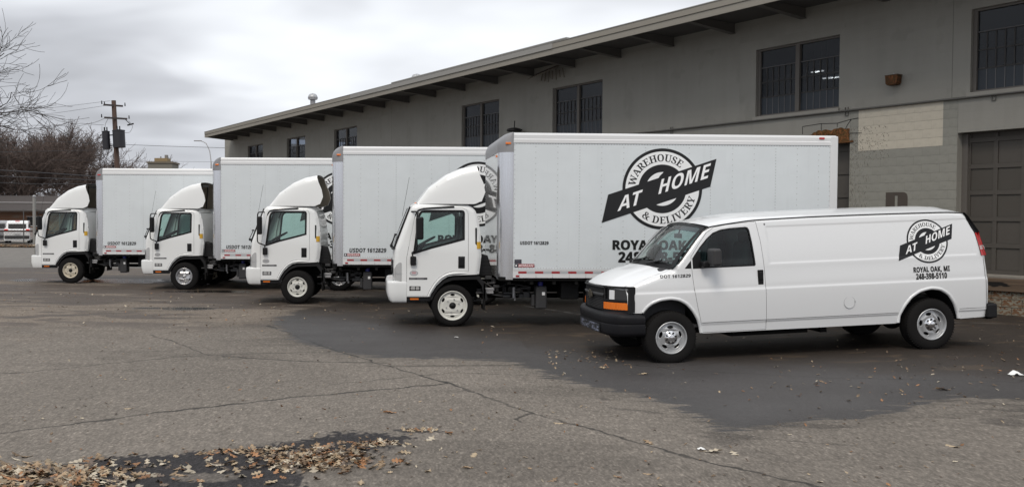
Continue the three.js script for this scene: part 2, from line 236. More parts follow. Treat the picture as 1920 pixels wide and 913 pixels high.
const winOut = [[-0.745, 1.345], [-0.70, 1.65], [-0.655, 2.03], [-0.63, 2.10], [-0.59, 2.145], [-0.53, 2.16], [0.16, 2.165], [0.195, 2.15], [0.21, 2.11], [0.208, 1.62], [-0.04, 1.555], [-0.40, 1.46]];
const cabBase = (y) => 0.99 - 0.05 * S(1.35, 2.3, y);
const cabZ = (x, y) => { const d = distTo(cabEdge, x, y), r = 0.1; return cabBase(y) - (d < r ? r - Math.sqrt(Math.max(0, r * r - (r - d) * (r - d))) : 0) - 0.03 * S(-0.75, -1.1, x); };
const along = (line, n) => { const seg = [], out = []; let tot = 0; for (let i = 0; i + 1 < line.length; i++) { const l = Math.hypot(line[i + 1][0] - line[i][0], line[i + 1][1] - line[i][1]); seg.push(l); tot += l; } for (let k = 0; k <= n; k++) { let s = tot * k / n, i = 0; while (i < seg.length - 1 && s > seg[i]) s -= seg[i++]; const t = s / seg[i]; out.push([L(line[i][0], line[i + 1][0], t), L(line[i][1], line[i + 1][1], t)]); } return out; };
function across(line, n, bulge, half = (x, y) => cabZ(x, y)) { const P = along(line, n); return gridSurf(16, n, (u, v) => { const [x, y] = P[Math.round(v * n)], z = (1 - 2 * u) * half(x, y), k = 1 - Math.pow(Math.abs(2 * u - 1), 2.4); const q = bulge(x, y); return [x + q[0] * k, y + q[1] * k, z]; }); }
const strandZ = (g, f) => { const p = g.attributes.position; for (let i = 0; i < p.count; i++) p.setZ(i, p.getZ(i) + f); return g; };
const ringFrame = (a, b, zf, sgn, lift) => panel(a, [b], (x, y) => zf(x, y) + lift, { sgn, dx: 0.06, dy: 0.06, flange: 0.03 });

function boxTruck(o) {
  const t = thing('box_truck', o.label, 'truck', o.pos, o.yaw * Math.PI / 180, 'white box trucks parked side by side');
  // -- cab
  const cab = grp('cab', t);
  part('cab_shell', cab, memo('cabshell', () => { const gs = [];
    for (const s of [1, -1]) gs.push(panel(cabOut, [inset(doorOut, -0.006)], cabZ, { sgn: s, dx: 0.03, dy: 0.03, flange: 0.03 }));
    gs.push(across(cabEdge.slice(0, 4), 10, () => [-0.025, 0]), across(cabEdge.slice(4, 10), 24, (x, y) => y > 2.2 ? [0, 0.03] : [0.02, 0.02]), across(cabEdge.slice(9), 14, () => [0.015, 0]));
    return merge(gs); }), MAT.paint);
  part('cab_interior', cab, memo('cabin', () => merge([span(-0.95, 0.40, 0.98, 1.02, -0.93, 0.93), span(0.36, 0.40, 1.0, 2.12, -0.86, 0.86), span(-0.98, -0.66, 1.02, 1.40, -0.86, 0.86, 0.06), span(-0.85, -0.62, 1.38, 1.47, 0.2, 0.75, 0.04), span(-0.6, -0.2, 0.98, 1.2, -0.12, 0.16)])), MAT.interior);
  for (const z of [0.45, -0.45]) part('seat', cab, memo('seat' + z, () => merge([span(-0.28, 0.22, 1.02, 1.32, z - 0.25, z + 0.25, 0.06), at(box(0.14, 0.62, 0.48, 0, 0.3, 0, 0.06), 0.2, 1.28, z, 0, 0, -0.12), span(0.18, 0.32, 1.86, 2.06, z - 0.14, z + 0.14, 0.05)])), MAT.seat);
  part('steering_wheel', cab, memo('steer', () => merge([new THREE.TorusGeometry(0.21, 0.017, 8, 28).rotateX(Math.PI / 2).rotateZ(0.5).translate(-0.50, 1.56, 0.45), rod([-0.5, 1.56, 0.45], [-0.66, 1.3, 0.45], 0.03), box(0.34, 0.03, 0.05).rotateZ(0.5).translate(-0.5, 1.55, 0.45)])), MAT.black);
  // -- doors
  for (const s of [1, -1]) {
    const d = grp('door', t);
    part('door_skin', d, memo('doorskin' + s, () => panel(doorOut, [winOut], cabZ, { sgn: s, dx: 0.035, dy: 0.03, flange: 0.03 })), MAT.paint);
    part('window_frame', d, memo('wframe' + s, () => ringFrame(grow(winOut, 0.012), inset(winOut, 0.032), cabZ, s, 0.003)), MAT.black);
    part('window_glass', d, memo('wglass' + s, () => panel(inset(winOut, 0.03), [], (x, y) => cabZ(x, y) - 0.012, { sgn: s, dx: 0.1, dy: 0.1 })), MAT.glass);
    const z = s > 0 ? 1 : -1, hx = (g) => (s > 0 ? g : mirrorZ(g));
    part('handle', d, memo('dh' + s, () => hx(merge([span(0.095, 0.225, 1.08, 1.31, 0.965, 0.995, 0.012), span(0.115, 0.205, 1.13, 1.29, 0.985, 1.012, 0.01)]))), MAT.black);
    part('weather_strip', d, memo('rain' + s, () => hx(tube([[-0.73, 2.0, 0.93], [-0.66, 2.155, 0.945], [-0.5, 2.2, 0.952], [0.02, 2.235, 0.945]], 0.016, 24, 6))), MAT.black);
  }
  const ws = memo('windsc', () => across(cabEdge.slice(3, 5), 10, (x, y) => [-0.045 + 0.02 * S(1.44, 2.22, y), 0.02]));
  part('windshield', cab, ws, MAT.glass);
  part('windshield_frame', cab, memo('wsframe', () => merge([...[1, -1].map((s) => tube([[-1.10, 1.44, s * 0.83], [-0.95, 1.84, s * 0.82], [-0.80, 2.22, s * 0.80]], 0.025, 12, 6)), across([[-1.10, 1.42], [-1.08, 1.48]], 2, () => [-0.05, 0])])), MAT.black);
  part('wiper', cab, memo('wiper', () => merge([rod([-1.15, 1.47, 0.5], [-1.07, 1.7, 0.1], 0.01), rod([-1.17, 1.5, 0.72], [-1.06, 1.72, 0.78], 0.009), rod([-1.15, 1.47, 0.5], [-1.17, 1.5, 0.72], 0.012), box(0.05, 0.05, 0.08, -1.15, 1.49, 0.72), box(0.05, 0.03, 0.06, -1.07, 1.71, 0.78)])), MAT.black);
  part('wiper', cab, memo('wiper2', () => merge([rod([-1.15, 1.46, -0.2], [-1.07, 1.7, -0.6], 0.01)])), MAT.black);
  // -- trim on the near side
  part('cab_vent', cab, memo('cvent', () => merge([span(0.415, 0.445, 1.5, 1.84, 0.955, 0.985)])), MAT.black);
  part('cab_sticker', cab, memo('cst', () => panel(rect(0.445, 0.525, 1.45, 1.58), [], (x, y) => cabZ(x, y) + 0.006, { dx: 0.02 })), MAT.yellow);
  if (!o.noBadge) part('maker_badge', t, flat(-0.81, -0.65, 0.945, 1.045, cabZ(-0.73, 1) + 0.005), o.badgeGrey ? DEC.badgeGrey : DEC.badge);
  part('model_strip', t, flat(-0.82, -0.48, 0.875, 0.91, cabZ(-0.6, 0.9) + 0.005), DEC.strip);
  part('side_marker', t, memo('sidem', () => merge([span(-0.815, -0.60, 0.66, 0.755, 0.97, 0.992, 0.02)])), MAT.black);
  part('turn_lens', t, memo('turnl', () => merge([span(-0.79, -0.705, 0.678, 0.737, 0.975, 1.002, 0.012), span(-0.695, -0.625, 0.678, 0.737, 0.975, 1.002, 0.012)])), MAT.lens);
  for (const s of [1, -1]) {
    part('sill', t, memo('sill' + s, () => { const g = merge([span(-0.87, -0.42, 0.46, 0.552, 0.86, 0.955, 0.015)]); return s > 0 ? g : mirrorZ(g); }), MAT.black);
    part('reflector', t, memo('refl' + s, () => { const g = span(-0.80, -0.64, 0.495, 0.525, 0.95, 0.965); return s > 0 ? g : mirrorZ(g); }), MAT.amber);
    // wheel-arch lip in white and the black liner behind it
    part('wheel_arch', t, memo('arch' + s, () => { const lip = tube([[-0.455, 0.56, 0.985], [-0.42, 0.64, 0.99], [-0.33, 0.79, 0.992], [-0.22, 0.905, 0.992], [-0.08, 0.975, 0.992], [0.1, 0.995, 0.992], [0.48, 0.998, 0.95]], 0.022, 40, 6); return s > 0 ? lip : mirrorZ(lip); }), MAT.paint);
    part('arch_liner', t, memo('liner' + s, () => { const pts = [[-0.44, 0.50], [-0.40, 0.60], [-0.30, 0.75], [-0.18, 0.86], [0.0, 0.925], [0.5, 0.94], [0.60, 0.80], [0.66, 0.5]]; const P = along(pts, 24); const g = gridSurf(2, 24, (u, v) => [...P[Math.round(v * 24)], L(0.96, 0.45, u)]); const e = extr([...pts, ...inset(pts, 0).reverse().map(([x, y]) => [L(x, 0.05, 0.10), L(y, 0.42, 0.12)])], 0.03).translate(0, 0, 0.93); const m = merge([g, e]); return s > 0 ? m : mirrorZ(m); }), MAT.plastic);
  }
  // -- bumper, lights, grille
  part('bumper', t, memo('bump', () => {
    const half = [[-0.865, 0.985], [-1.08, 0.985], [-1.15, 0.97], [-1.20, 0.93], [-1.228, 0.86], [-1.24, 0.75], [-1.252, 0.3], [-1.254, 0]], pl = along([...half, ...half.slice(0, -1).reverse().map(([x, z]) => [x, -z])], 80);
    const prof = [[0.14, 0.842], [0.03, 0.842], [0.006, 0.828], [0, 0.79], [0, 0.64], [0.018, 0.55], [0.045, 0.475], [0.085, 0.44], [0.2, 0.43]];
    return gridSurf(80, prof.length - 1, (u, v) => { const i = Math.round(u * 80), p = pl[i], q = pl[Math.min(80, i + 1)], r = pl[Math.max(0, i - 1)], tx = q[0] - r[0], tz = q[1] - r[1], l = Math.hypot(tx, tz), [d, y] = prof[Math.round(v * (prof.length - 1))]; return [p[0] - tz / l * d, y, p[1] + tx / l * d * 0.6]; }); }), MAT.paint);
  part('grille', t, memo('grille', () => { const g = []; for (let i = 0; i < 4; i++) g.push(box(0.03, 0.03, 1.1, -1.13, 1.0 + i * 0.06, 0)); g.push(box(0.02, 0.26, 1.16, -1.125, 1.09, 0)); return merge(g); }), MAT.black);
  for (const s of [1, -1]) {
    const hl = grp('headlight', t);
    part('lamp_lens', hl, memo('hl' + s, () => gridSurf(8, 8, (u, v) => { const y = L(0.85, 1.14 - 0.06 * u, v), a = L(0.0, 1, u); return [-1.125, y, s * L(0.86, 0.60, a)]; })), MAT.lampGlass);
    part('lamp_lens', hl, memo('hls' + s, () => panel([[-1.09, 0.86], [-1.095, 1.06], [-1.06, 1.14], [-1.01, 1.185], [-0.965, 1.19], [-0.958, 1.16], [-0.96, 0.78], [-0.975, 0.73], [-1.04, 0.74]], [], (x, y) => cabZ(x, y) + 0.006, { sgn: s, dx: 0.02, dy: 0.03 })), MAT.lampGlass);
    part('lamp_rim', hl, memo('hlr' + s, () => panel([[-1.09, 0.97], [-1.09, 0.99], [-0.958, 0.99], [-0.958, 0.97]], [], (x, y) => cabZ(x, y) + 0.009, { sgn: s, dx: 0.02, dy: 0.03 })), MAT.silver);
    part('lamp_bowl', hl, memo('hb' + s, () => merge([box(0.05, 0.27, 0.25).translate(-1.085, 0.99, s * 0.73)])), MAT.silver);
  }
  // -- marker lamps, aerial
  for (const [x, z] of [[-0.62, 0.80], [-0.66, 0], [-0.62, -0.80]]) part('marker_lamp', t, memo('mk' + z, () => merge([new THREE.SphereGeometry(0.045, 12, 8, 0, 7, 0, 1.6).scale(1.1, 0.9, 0.9).translate(x, 2.29, z)])), o.redMarker ? MAT.red : MAT.amber);
  part('aerial', t, memo('aer', () => rod([-0.95, 2.05, 0.84], [-0.82, 2.78, 0.84], 0.003, 5)), MAT.black);
  // -- mirrors
  for (const s of [1, -1]) { const m = grp('mirror', t), x = o.mirrorX, zz = s * o.mirrorZ;
    part('mirror_head', m, new RoundedBoxGeometry(o.mirrorW ?? 0.10, 0.42, 0.19, 3, 0.035).translate(x, 1.83, zz), MAT.black);
    part('mirror_arm', m, merge([tube([[-0.78, 2.14, s * 0.92], [x - 0.03, 2.13, zz - s * 0.02], [x - 0.05, 2.05, zz], [x - 0.055, 1.8, zz], [x - 0.05, 1.45, zz - s * 0.02], [-0.78, 1.37, s * 0.96]], 0.014, 40, 6), span(-0.80, -0.69, 1.14, 1.31, s > 0 ? 0.985 : -1.06, s > 0 ? 1.06 : -0.985, 0.02), rod([-0.75, 1.3, s * 1.0], [-0.77, 1.38, s * 0.98], 0.014)]), MAT.black);
  }
  // -- roof wind deflector
  const wd = grp('wind_deflector', t);
  const prof = (s) => { const P = [[-0.67, 2.31], [-0.46, 2.60], [-0.14, 2.84], [0.12, 2.955], [0.40, 3.015]]; const q = along(P, 40); return q[Math.round(s * 40)]; };
  part('deflector_shell', wd, memo('defl', () => { const sec = [[0.90, 0], [0.895, 0.25], [0.885, 0.5], [0.865, 0.75], [0.84, 0.9], [0.79, 0.975], [0.72, 1.0], [0.36, 1.03], [0, 1.04]]; const full = [...sec, ...sec.slice(0, -1).reverse().map(([z, h]) => [-z, h])];
    return gridSurf(full.length - 1, 40, (u, v) => { const [z, hh] = full[Math.round(u * (full.length - 1))], [px, py] = prof(v), b = 2.285 + 0.05 * S(0.9, 1, v); const f = S(0.55, 1, v), out = 0.15 * f * S(1.0, 0.28, hh) * (hh < 0.15 ? 0.55 : 1); return [px + out + 0.05 * v, b + (py - b) * hh, z * (0.95 + 0.12 * v)]; }); }), MAT.paint);
  part('deflector_lining', wd, memo('deflin', () => { const sec = [[0.88, 0], [0.875, 0.25], [0.865, 0.5], [0.845, 0.75], [0.82, 0.9], [0.77, 0.96], [0.70, 0.98], [0, 1.0]]; const full = [...sec, ...sec.slice(0, -1).reverse().map(([z, h]) => [-z, h])];
    return gridSurf(full.length - 1, 20, (u, v) => { const [z, hh] = full[Math.round(u * (full.length - 1))], [px, py] = prof(v), b = 2.29 + 0.05 * S(0.9, 1, v), f = S(0.55, 1, v), out = 0.15 * f * S(1.0, 0.28, hh) * (hh < 0.15 ? 0.55 : 1); return [px + out + 0.045 * v, b + (py - 0.015 - b) * hh, z * (0.95 + 0.12 * v)]; }); }), std([0.20, 0.175, 0.14], 0.9));
  part('deflector_brace', wd, memo('dbrace', () => merge([rod([0.30, 2.3, 0.4], [0.36, 2.95, 0.35], 0.018), rod([0.30, 2.3, -0.4], [0.36, 2.95, -0.35], 0.018), box(0.03, 0.05, 0.75, 0.36, 2.95, 0)])), MAT.black);
  part('deflector_seam', wd, memo('dseam', () => merge([span(-0.305, -0.299, 2.30, 2.62, 0.838, 0.862)])), MAT.greyPlastic);
  // -- cargo box
  const B = grp('cargo_box', t), top = o.top, bot = o.bot, X0 = 0.82, X1 = 1.09, XE = X1 + o.len, key = 'B' + top + bot + o.len;
  for (const s of [1, -1]) {
    part('side_panel', B, memo(key + 'side' + s, () => { const n = Math.round((XE - 0.13 - X1) / 0.41); const gs = []; const g = new THREE.PlaneGeometry(XE - 0.13 - X1, top - 0.19 - bot - 0.14).translate((XE - 0.13 + X1) / 2, (top - 0.05 + bot) / 2, 1.22); const uv = g.attributes.uv; for (let i = 0; i < uv.count; i++) uv.setXY(i, uv.getX(i) * 3, uv.getY(i) * 1.3); gs.push(g); return s > 0 ? merge(gs) : mirrorZ(merge(gs)); }), MAT.boxSide);
    part('top_rail', B, memo(key + 'tr' + s, () => { const g = extr([[1.20, top - 0.19], [1.232, top - 0.19], [1.232, top - 0.13], [1.222, top - 0.115], [1.222, top - 0.045], [1.205, top - 0.012], [1.16, top], [1.1, top], [1.1, top - 0.02]], XE - 0.02 - X1).rotateY(-Math.PI / 2).scale(-1, 1, 1); const h = new THREE.BufferGeometry(); const q = g.toNonIndexed ? (g.index ? g.toNonIndexed() : g) : g; q.translate(X1, 0, 0); q.computeVertexNormals(); return s > 0 ? mirrorZ(mirrorZ(q)) : mirrorZ(q); }), MAT.rail);
    part('bottom_rail', B, memo(key + 'br' + s, () => { const g = merge([span(X1, XE, bot, bot + 0.145, 1.16, 1.228, 0.006), span(X1, XE, bot + 0.145, bot + 0.165, 1.2, 1.234)]); return s > 0 ? g : mirrorZ(g); }), MAT.rail);
    part('rivets', B, memo(key + 'rv' + s, () => { const r = new THREE.CylinderGeometry(0.007, 0.0095, 0.006, 6).rotateX(Math.PI / 2), gs = []; let c = 0; for (let x = X1 + 0.41; x < XE - 0.2; x += 0.41, c++) for (let y = bot + 0.22; y < top - 0.22; y += c % 3 === 2 ? 0.055 : 0.105) gs.push(at(r, x, y, 1.222)); for (let x = X1 + 0.05; x < XE - 0.14; x += 0.052) gs.push(at(r, x, top - 0.205, 1.222), at(r, x, bot + 0.185, 1.222)); for (let y = bot + 0.2; y < top - 0.22; y += 0.09) gs.push(at(r, X1 + 0.022, y, 1.222), at(r, XE - 0.15, y, 1.222)); for (let x = X1 + 0.12; x < XE - 0.2; x += 0.31) gs.push(at(r, x, bot + 0.055, 1.230), at(r, x, bot + 0.02, 1.230)); const g = merge(gs); return s > 0 ? g : mirrorZ(g); }), std([0.42, 0.43, 0.44], 0.5)).userData.kind = 'stuff';
    for (let x = X1 + 0.10, k = 0; x < XE - 0.2; x += 0.155, k++) { const m = part(k % 2 ? 'tape_silver' : 'tape_red', B, memo('tapepiece', () => box(0.155, 0.04, 0.0025)), k % 2 ? MAT.tapeSilver : MAT.tapeRed); m.position.set(x + 0.0775, bot + 0.105, s * 1.229); }
    part('side_reflector', B, memo('sideref', () => box(0.065, 0.033, 0.008)), MAT.tapeRed).position.set(X1 + 0.0875, bot + 0.038, s * 1.231);
    part('rear_post', B, memo(key + 'rp' + s, () => { const g = merge([span(XE - 0.13, XE, bot, top - 0.02, 1.15, 1.238, 0.012), span(XE - 0.145, XE - 0.13, bot, top - 0.06, 1.2, 1.230)]); return s > 0 ? g : mirrorZ(g); }), MAT.rail);
    part('seam', B, memo(key + 'sm' + s, () => { const g = merge([span(X1, XE - 0.13, top - 0.194, top - 0.189, 1.215, 1.2225), span(X1, XE - 0.13, bot + 0.164, bot + 0.169, 1.21, 1.2225), span(X1 - 0.004, X1 + 0.004, bot, top - 0.14, 1.2, 1.2225)]); return s > 0 ? g : mirrorZ(g); }), std([0.25, 0.25, 0.26], 0.6));
    part('clearance_lamp', B, memo(key + 'cl' + s, () => { const g = merge([span(XE - 0.36, XE - 0.26, top - 0.075, top - 0.04, 1.218, 1.238, 0.006)]); return s > 0 ? g : mirrorZ(g); }), MAT.red);
  }
  const capY = top - 0.34, arcR = 0.25;
  const plan = (u) => { // u 0..1 from the near side round the front to the far side
    const q = 0.13; if (u < q) { const a = u / q; return a < 0.2 ? [L(X1, X0 + arcR, a / 0.2), 1.225, 0] : [X0 + arcR - arcR * Math.sin((a - 0.2) / 0.8 * Math.PI / 2), 0.975 + arcR * Math.cos((a - 0.2) / 0.8 * Math.PI / 2), Math.sin((a - 0.2) / 0.8 * Math.PI / 2)]; }
    if (u > 1 - q) { const p = plan(1 - u); return [p[0], -p[1], p[2]]; } return [X0, L(0.975, -0.975, (u - q) / (1 - 2 * q)), 1]; };
  const wrap = (u0, u1, n, y0, y1) => gridSurf(n, 2, (u, v) => { const p = plan(L(u0, u1, u)); return [p[0], L(y0, y1, v), p[1]]; });
  for (const s of [0, 1]) part('corner_post', B, memo(key + 'cp' + s, () => merge([wrap(s ? 0.868 : 0, s ? 1 : 0.132, 20, bot - 0.03, capY)])), MAT.alu);
  part('front_wall', B, memo(key + 'fw', () => wrap(0.132, 0.868, 8, bot, capY)), MAT.boxFront);
  part('nose_cap', B, memo(key + 'nc', () => { const n = 60, g1 = gridSurf(n, 16, (u, v) => { const p = plan(u); if (v < 0.2) return [p[0] - 0.006 * p[2], L(capY - 0.02, top - arcR, v / 0.2), p[1] * 1.003]; const a = (v - 0.2) / 0.8 * Math.PI / 2; return [X0 + arcR - (X0 + arcR - p[0] + 0.006 * p[2]) * (p[0] > X0 + arcR ? 1 : Math.cos(a)), top - arcR + arcR * Math.sin(a) + 0.004, p[1] * 1.003]; }); return g1; }), MAT.aluDull);
  part('cap_lamp', B, memo(key + 'cla', () => merge([span(X0 + 0.12, X0 + 0.22, top - 0.22, top - 0.18, 1.17, 1.235, 0.008), span(X0 - 0.02, X0 + 0.02, capY - 0.1, capY - 0.06, 0.82, 0.92, 0.006)])), o.redMarker ? MAT.red : MAT.amber);
  part('roof', B, memo(key + 'rf', () => merge([span(X0 + arcR, XE - 0.02, top - 0.03, top - 0.004, -1.16, 1.16)])), MAT.aluDull);
  part('rear_door', B, memo(key + 'rd', () => merge([span(XE - 0.08, XE - 0.04, bot, top - 0.05, -1.16, 1.16)])), MAT.rail);
  part('box_floor', B, memo(key + 'fl', () => merge([span(X0 + 0.02, XE - 0.05, bot - 0.05, bot + 0.02, -1.2, 1.2)])), MAT.under);
  const lx = X1 + 2.78 + o.logoShift, ly = 2.58;
  if (o.logo) { part('logo', B, flat(lx - 0.75 * 512 / 330, lx + 0.75 * 512 / 330, ly - 0.75 * 350 / 330, ly + 0.75 * 350 / 330, 1.2255), DEC.logo); part('lettering', B, flat(lx - 0.96, lx + 0.96, ly - 1.39, ly - 0.92, 1.2255), DEC.city); }
  part('registration_number', B, o.bigDot ? flat(X1 + 0.13, X1 + 1.03, bot + 0.27, bot + 0.40, 1.2255) : flat(X1 + 0.12, X1 + 0.67, bot + 0.61, bot + 0.69, 1.2255), o.bigDot ? DEC.dotB : DEC.dot);
  part('maker_label', B, flat(X1 + 0.03, X1 + 0.40, bot + 0.20, bot + 0.262, 1.2256), DEC.maker);
  if (!o.bigDot) part('warning_label', B, flat(X1 + 0.03, X1 + 0.16, bot + 0.27, bot + 0.345, 1.2256), DEC.plate);
  // -- chassis
  const C = grp('chassis', t);
  part('frame_rails', C, memo('rails', () => merge([span(-0.9, 7.0, 0.60, 0.80, 0.36, 0.43), span(-0.9, 7.0, 0.60, 0.80, -0.43, -0.36), ...[0.4, 1.6, 2.8, 4.0, 5.2, 6.6].map((x) => span(x - 0.04, x + 0.04, 0.62, 0.78, -0.4, 0.4)), ...Array.from({ length: 15 }, (_, i) => span(1.0 + i * 0.42, 1.06 + i * 0.42, 0.80, 0.88, -1.18, 1.18))])), MAT.under);
  part('axles', C, memo('axles', () => merge([box(0.12, 0.12, 1.6, 0, 0.40, 0), cylZ(0.08, 1.6, 4.35, 0.42, 0), new THREE.SphereGeometry(0.22, 16, 12).translate(4.35, 0.42, 0), cylX(0.05, 3.6, 2.4, 0.5, 0), span(-0.7, 0.5, 0.5, 0.95, -0.4, 0.4)])), MAT.under);
  part('fuel_tank', C, memo('tank', () => merge([span(2.55, 3.35, 0.40, 0.80, 0.52, 0.98, 0.05)])), std([0.02, 0.02, 0.024], 0.45));
  part('battery_box', C, memo('batt', () => merge([span(3.5, 3.95, 0.48, 0.78, 0.55, 0.98, 0.02), span(2.05, 2.4, 0.5, 0.84, 0.5, 0.9, 0.03), ...[0, 1, 2, 3].map((i) => box(0.05, 0.1 + 0.05 * (i % 2), 0.1, 0.75 + i * 0.24, 0.62 + 0.06 * (i % 3), 0.7, 0.01))])), MAT.plastic);
  const dt = part('fluid_tank', C, memo('def', () => merge([span(1.55, 1.76, 0.33, 0.76, 0.78, 1.06, 0.03), span(1.48, 1.54, 0.38, 0.6, 0.9, 1.0, 0.01)])), MAT.greyPlastic);
  part('filler_cap', dt, memo('defcap', () => merge([cylY(0.052, 0.07, 1.655, 0.80, 0.95), cylY(0.045, 0.03, 1.655, 0.765, 0.95)])), MAT.blue);
  part('tank_label', dt, memo('deflab', () => flat(1.665, 1.72, 0.59, 0.65, 1.0635)), MAT.rail);
  part('engine_parts', C, memo('eng', () => { let s2 = 11; const r2 = () => ((s2 = (s2 * 16807) % 2147483647) / 2147483647), gs = []; for (let i = 0; i < 26; i++) { const x = 0.55 + r2() * 0.9, y = 0.42 + r2() * 0.5, z = 0.45 + r2() * 0.4; gs.push(r2() < 0.5 ? box(0.04 + 0.1 * r2(), 0.03 + 0.1 * r2(), 0.08, x, y, z, 0.008) : cylX(0.015 + 0.02 * r2(), 0.1 + 0.2 * r2(), x, y, z, 8)); } gs.push(tube([[0.5, 0.9, 0.6], [0.8, 0.7, 0.75], [1.1, 0.78, 0.7], [1.5, 0.72, 0.8]], 0.012, 30, 6), tube([[0.6, 0.6, 0.7], [1.0, 0.55, 0.78], [1.6, 0.6, 0.7]], 0.015, 30, 6)); return merge(gs); }), std([0.05, 0.05, 0.052], 0.5, { metalness: 0.3 }));
  part('engine_bracket', C, memo('engb', () => merge([span(0.60, 0.80, 0.66, 0.71, 0.78, 0.84, 0.008), span(0.62, 0.78, 0.60, 0.65, 0.8, 0.86, 0.008), cylY(0.03, 0.2, 1.17, 0.62, 0.82, 10), cylY(0.018, 0.06, 1.19, 0.5, 0.82, 8)])), std([0.35, 0.35, 0.36], 0.5, { metalness: 0.5 }));
  part('air_intake', C, memo('intake', () => merge([extr([[0.46, 0.95], [0.47, 1.28], [0.53, 1.34], [0.66, 1.30], [0.72, 1.1], [0.74, 0.95]], 0.3, [], 0.02).translate(0, 0, 0.45), ...[0, 1, 2, 3].map((i) => span(0.45, 0.72, 1.0 + i * 0.07, 1.02 + i * 0.07, 0.75, 0.78))])), MAT.plastic);
  part('mud_flap', C, memo('mudf', () => merge([span(0.58, 0.61, 0.3, 0.8, 0.55, 0.96), span(0.58, 0.61, 0.3, 0.8, -0.96, -0.55), span(4.95, 4.98, 0.2, 0.8, 0.6, 1.1), span(4.95, 4.98, 0.2, 0.8, -1.1, -0.6)])), MAT.rubber);
  // -- wheels
  const y = 0.383, kind = o.bigRim ? 'big' : 'small';
  for (const s of [1, -1]) { wheel(t, kind, 0, y, s * 0.845, s, o.rim, o.hub); wheel(t, kind, 4.35, y, s * 0.93, s, o.rim, o.hub); wheel(t, kind, 4.35, y, s * 0.66, s, o.rim, o.hub, false); }
  return shade(t);
}
const yawRad = (d) => d * Math.PI / 180;
const TR = [ // wheel centre in the photograph unprojected: x, depth of the near wheel face
  { X: -10.894, Z: 27.38, yaw: 0.0, y: 0.015, top: 3.49, bot: 0.89, len: 6.1, logo: false, bigDot: true, rim: MAT.rimTan, hub: MAT.plastic, redMarker: true, noBadge: true, mirrorX: -0.82, mirrorZ: 1.2, label: 'white box truck farthest left with a plain unmarked box and tan wheel rims' },
  { X: -6.806, Z: 25.13, yaw: 0.3, y: -0.005, top: 3.70, bot: 0.89, len: 6.1, logo: true, logoShift: 0.55, bigDot: true, rim: MAT.wheelCover, hub: MAT.wheelCover, badgeGrey: true, mirrorX: -0.82, mirrorZ: 1.2, label: 'white box truck with shiny chrome wheel rims, second from the left in the row' },
  { X: -3.0375, Z: 21.05, yaw: 0.6, y: 0.02, top: 3.67, bot: 0.93, len: 6.1, logo: true, logoShift: 0.35, bigDot: true, rim: MAT.rimCream, hub: MAT.plastic, badgeGrey: true, mirrorX: -0.84, mirrorZ: 1.2, label: 'white box truck with cream wheel rims, third from the left, half behind the nearest truck' },
  { X: 0.4925, Z: 16.756, yaw: 2.65, y: 0.012, top: 3.60, bot: 0.92, len: 6.1, logo: true, logoShift: 0, bigDot: false, bigRim: true, rim: MAT.rimCream, hub: MAT.plastic, mirrorX: -0.63, mirrorZ: 1.1, mirrorW: 0.14, label: 'nearest white box truck showing its whole round black logo, right behind the van' },
];
for (const o of TR) { const a = yawRad(o.yaw), d = 0.955; o.pos = [o.X - Math.sin(a) * d, o.y, -(o.Z + Math.cos(a) * d)]; boxTruck({ logoShift: 0, ...o }); }
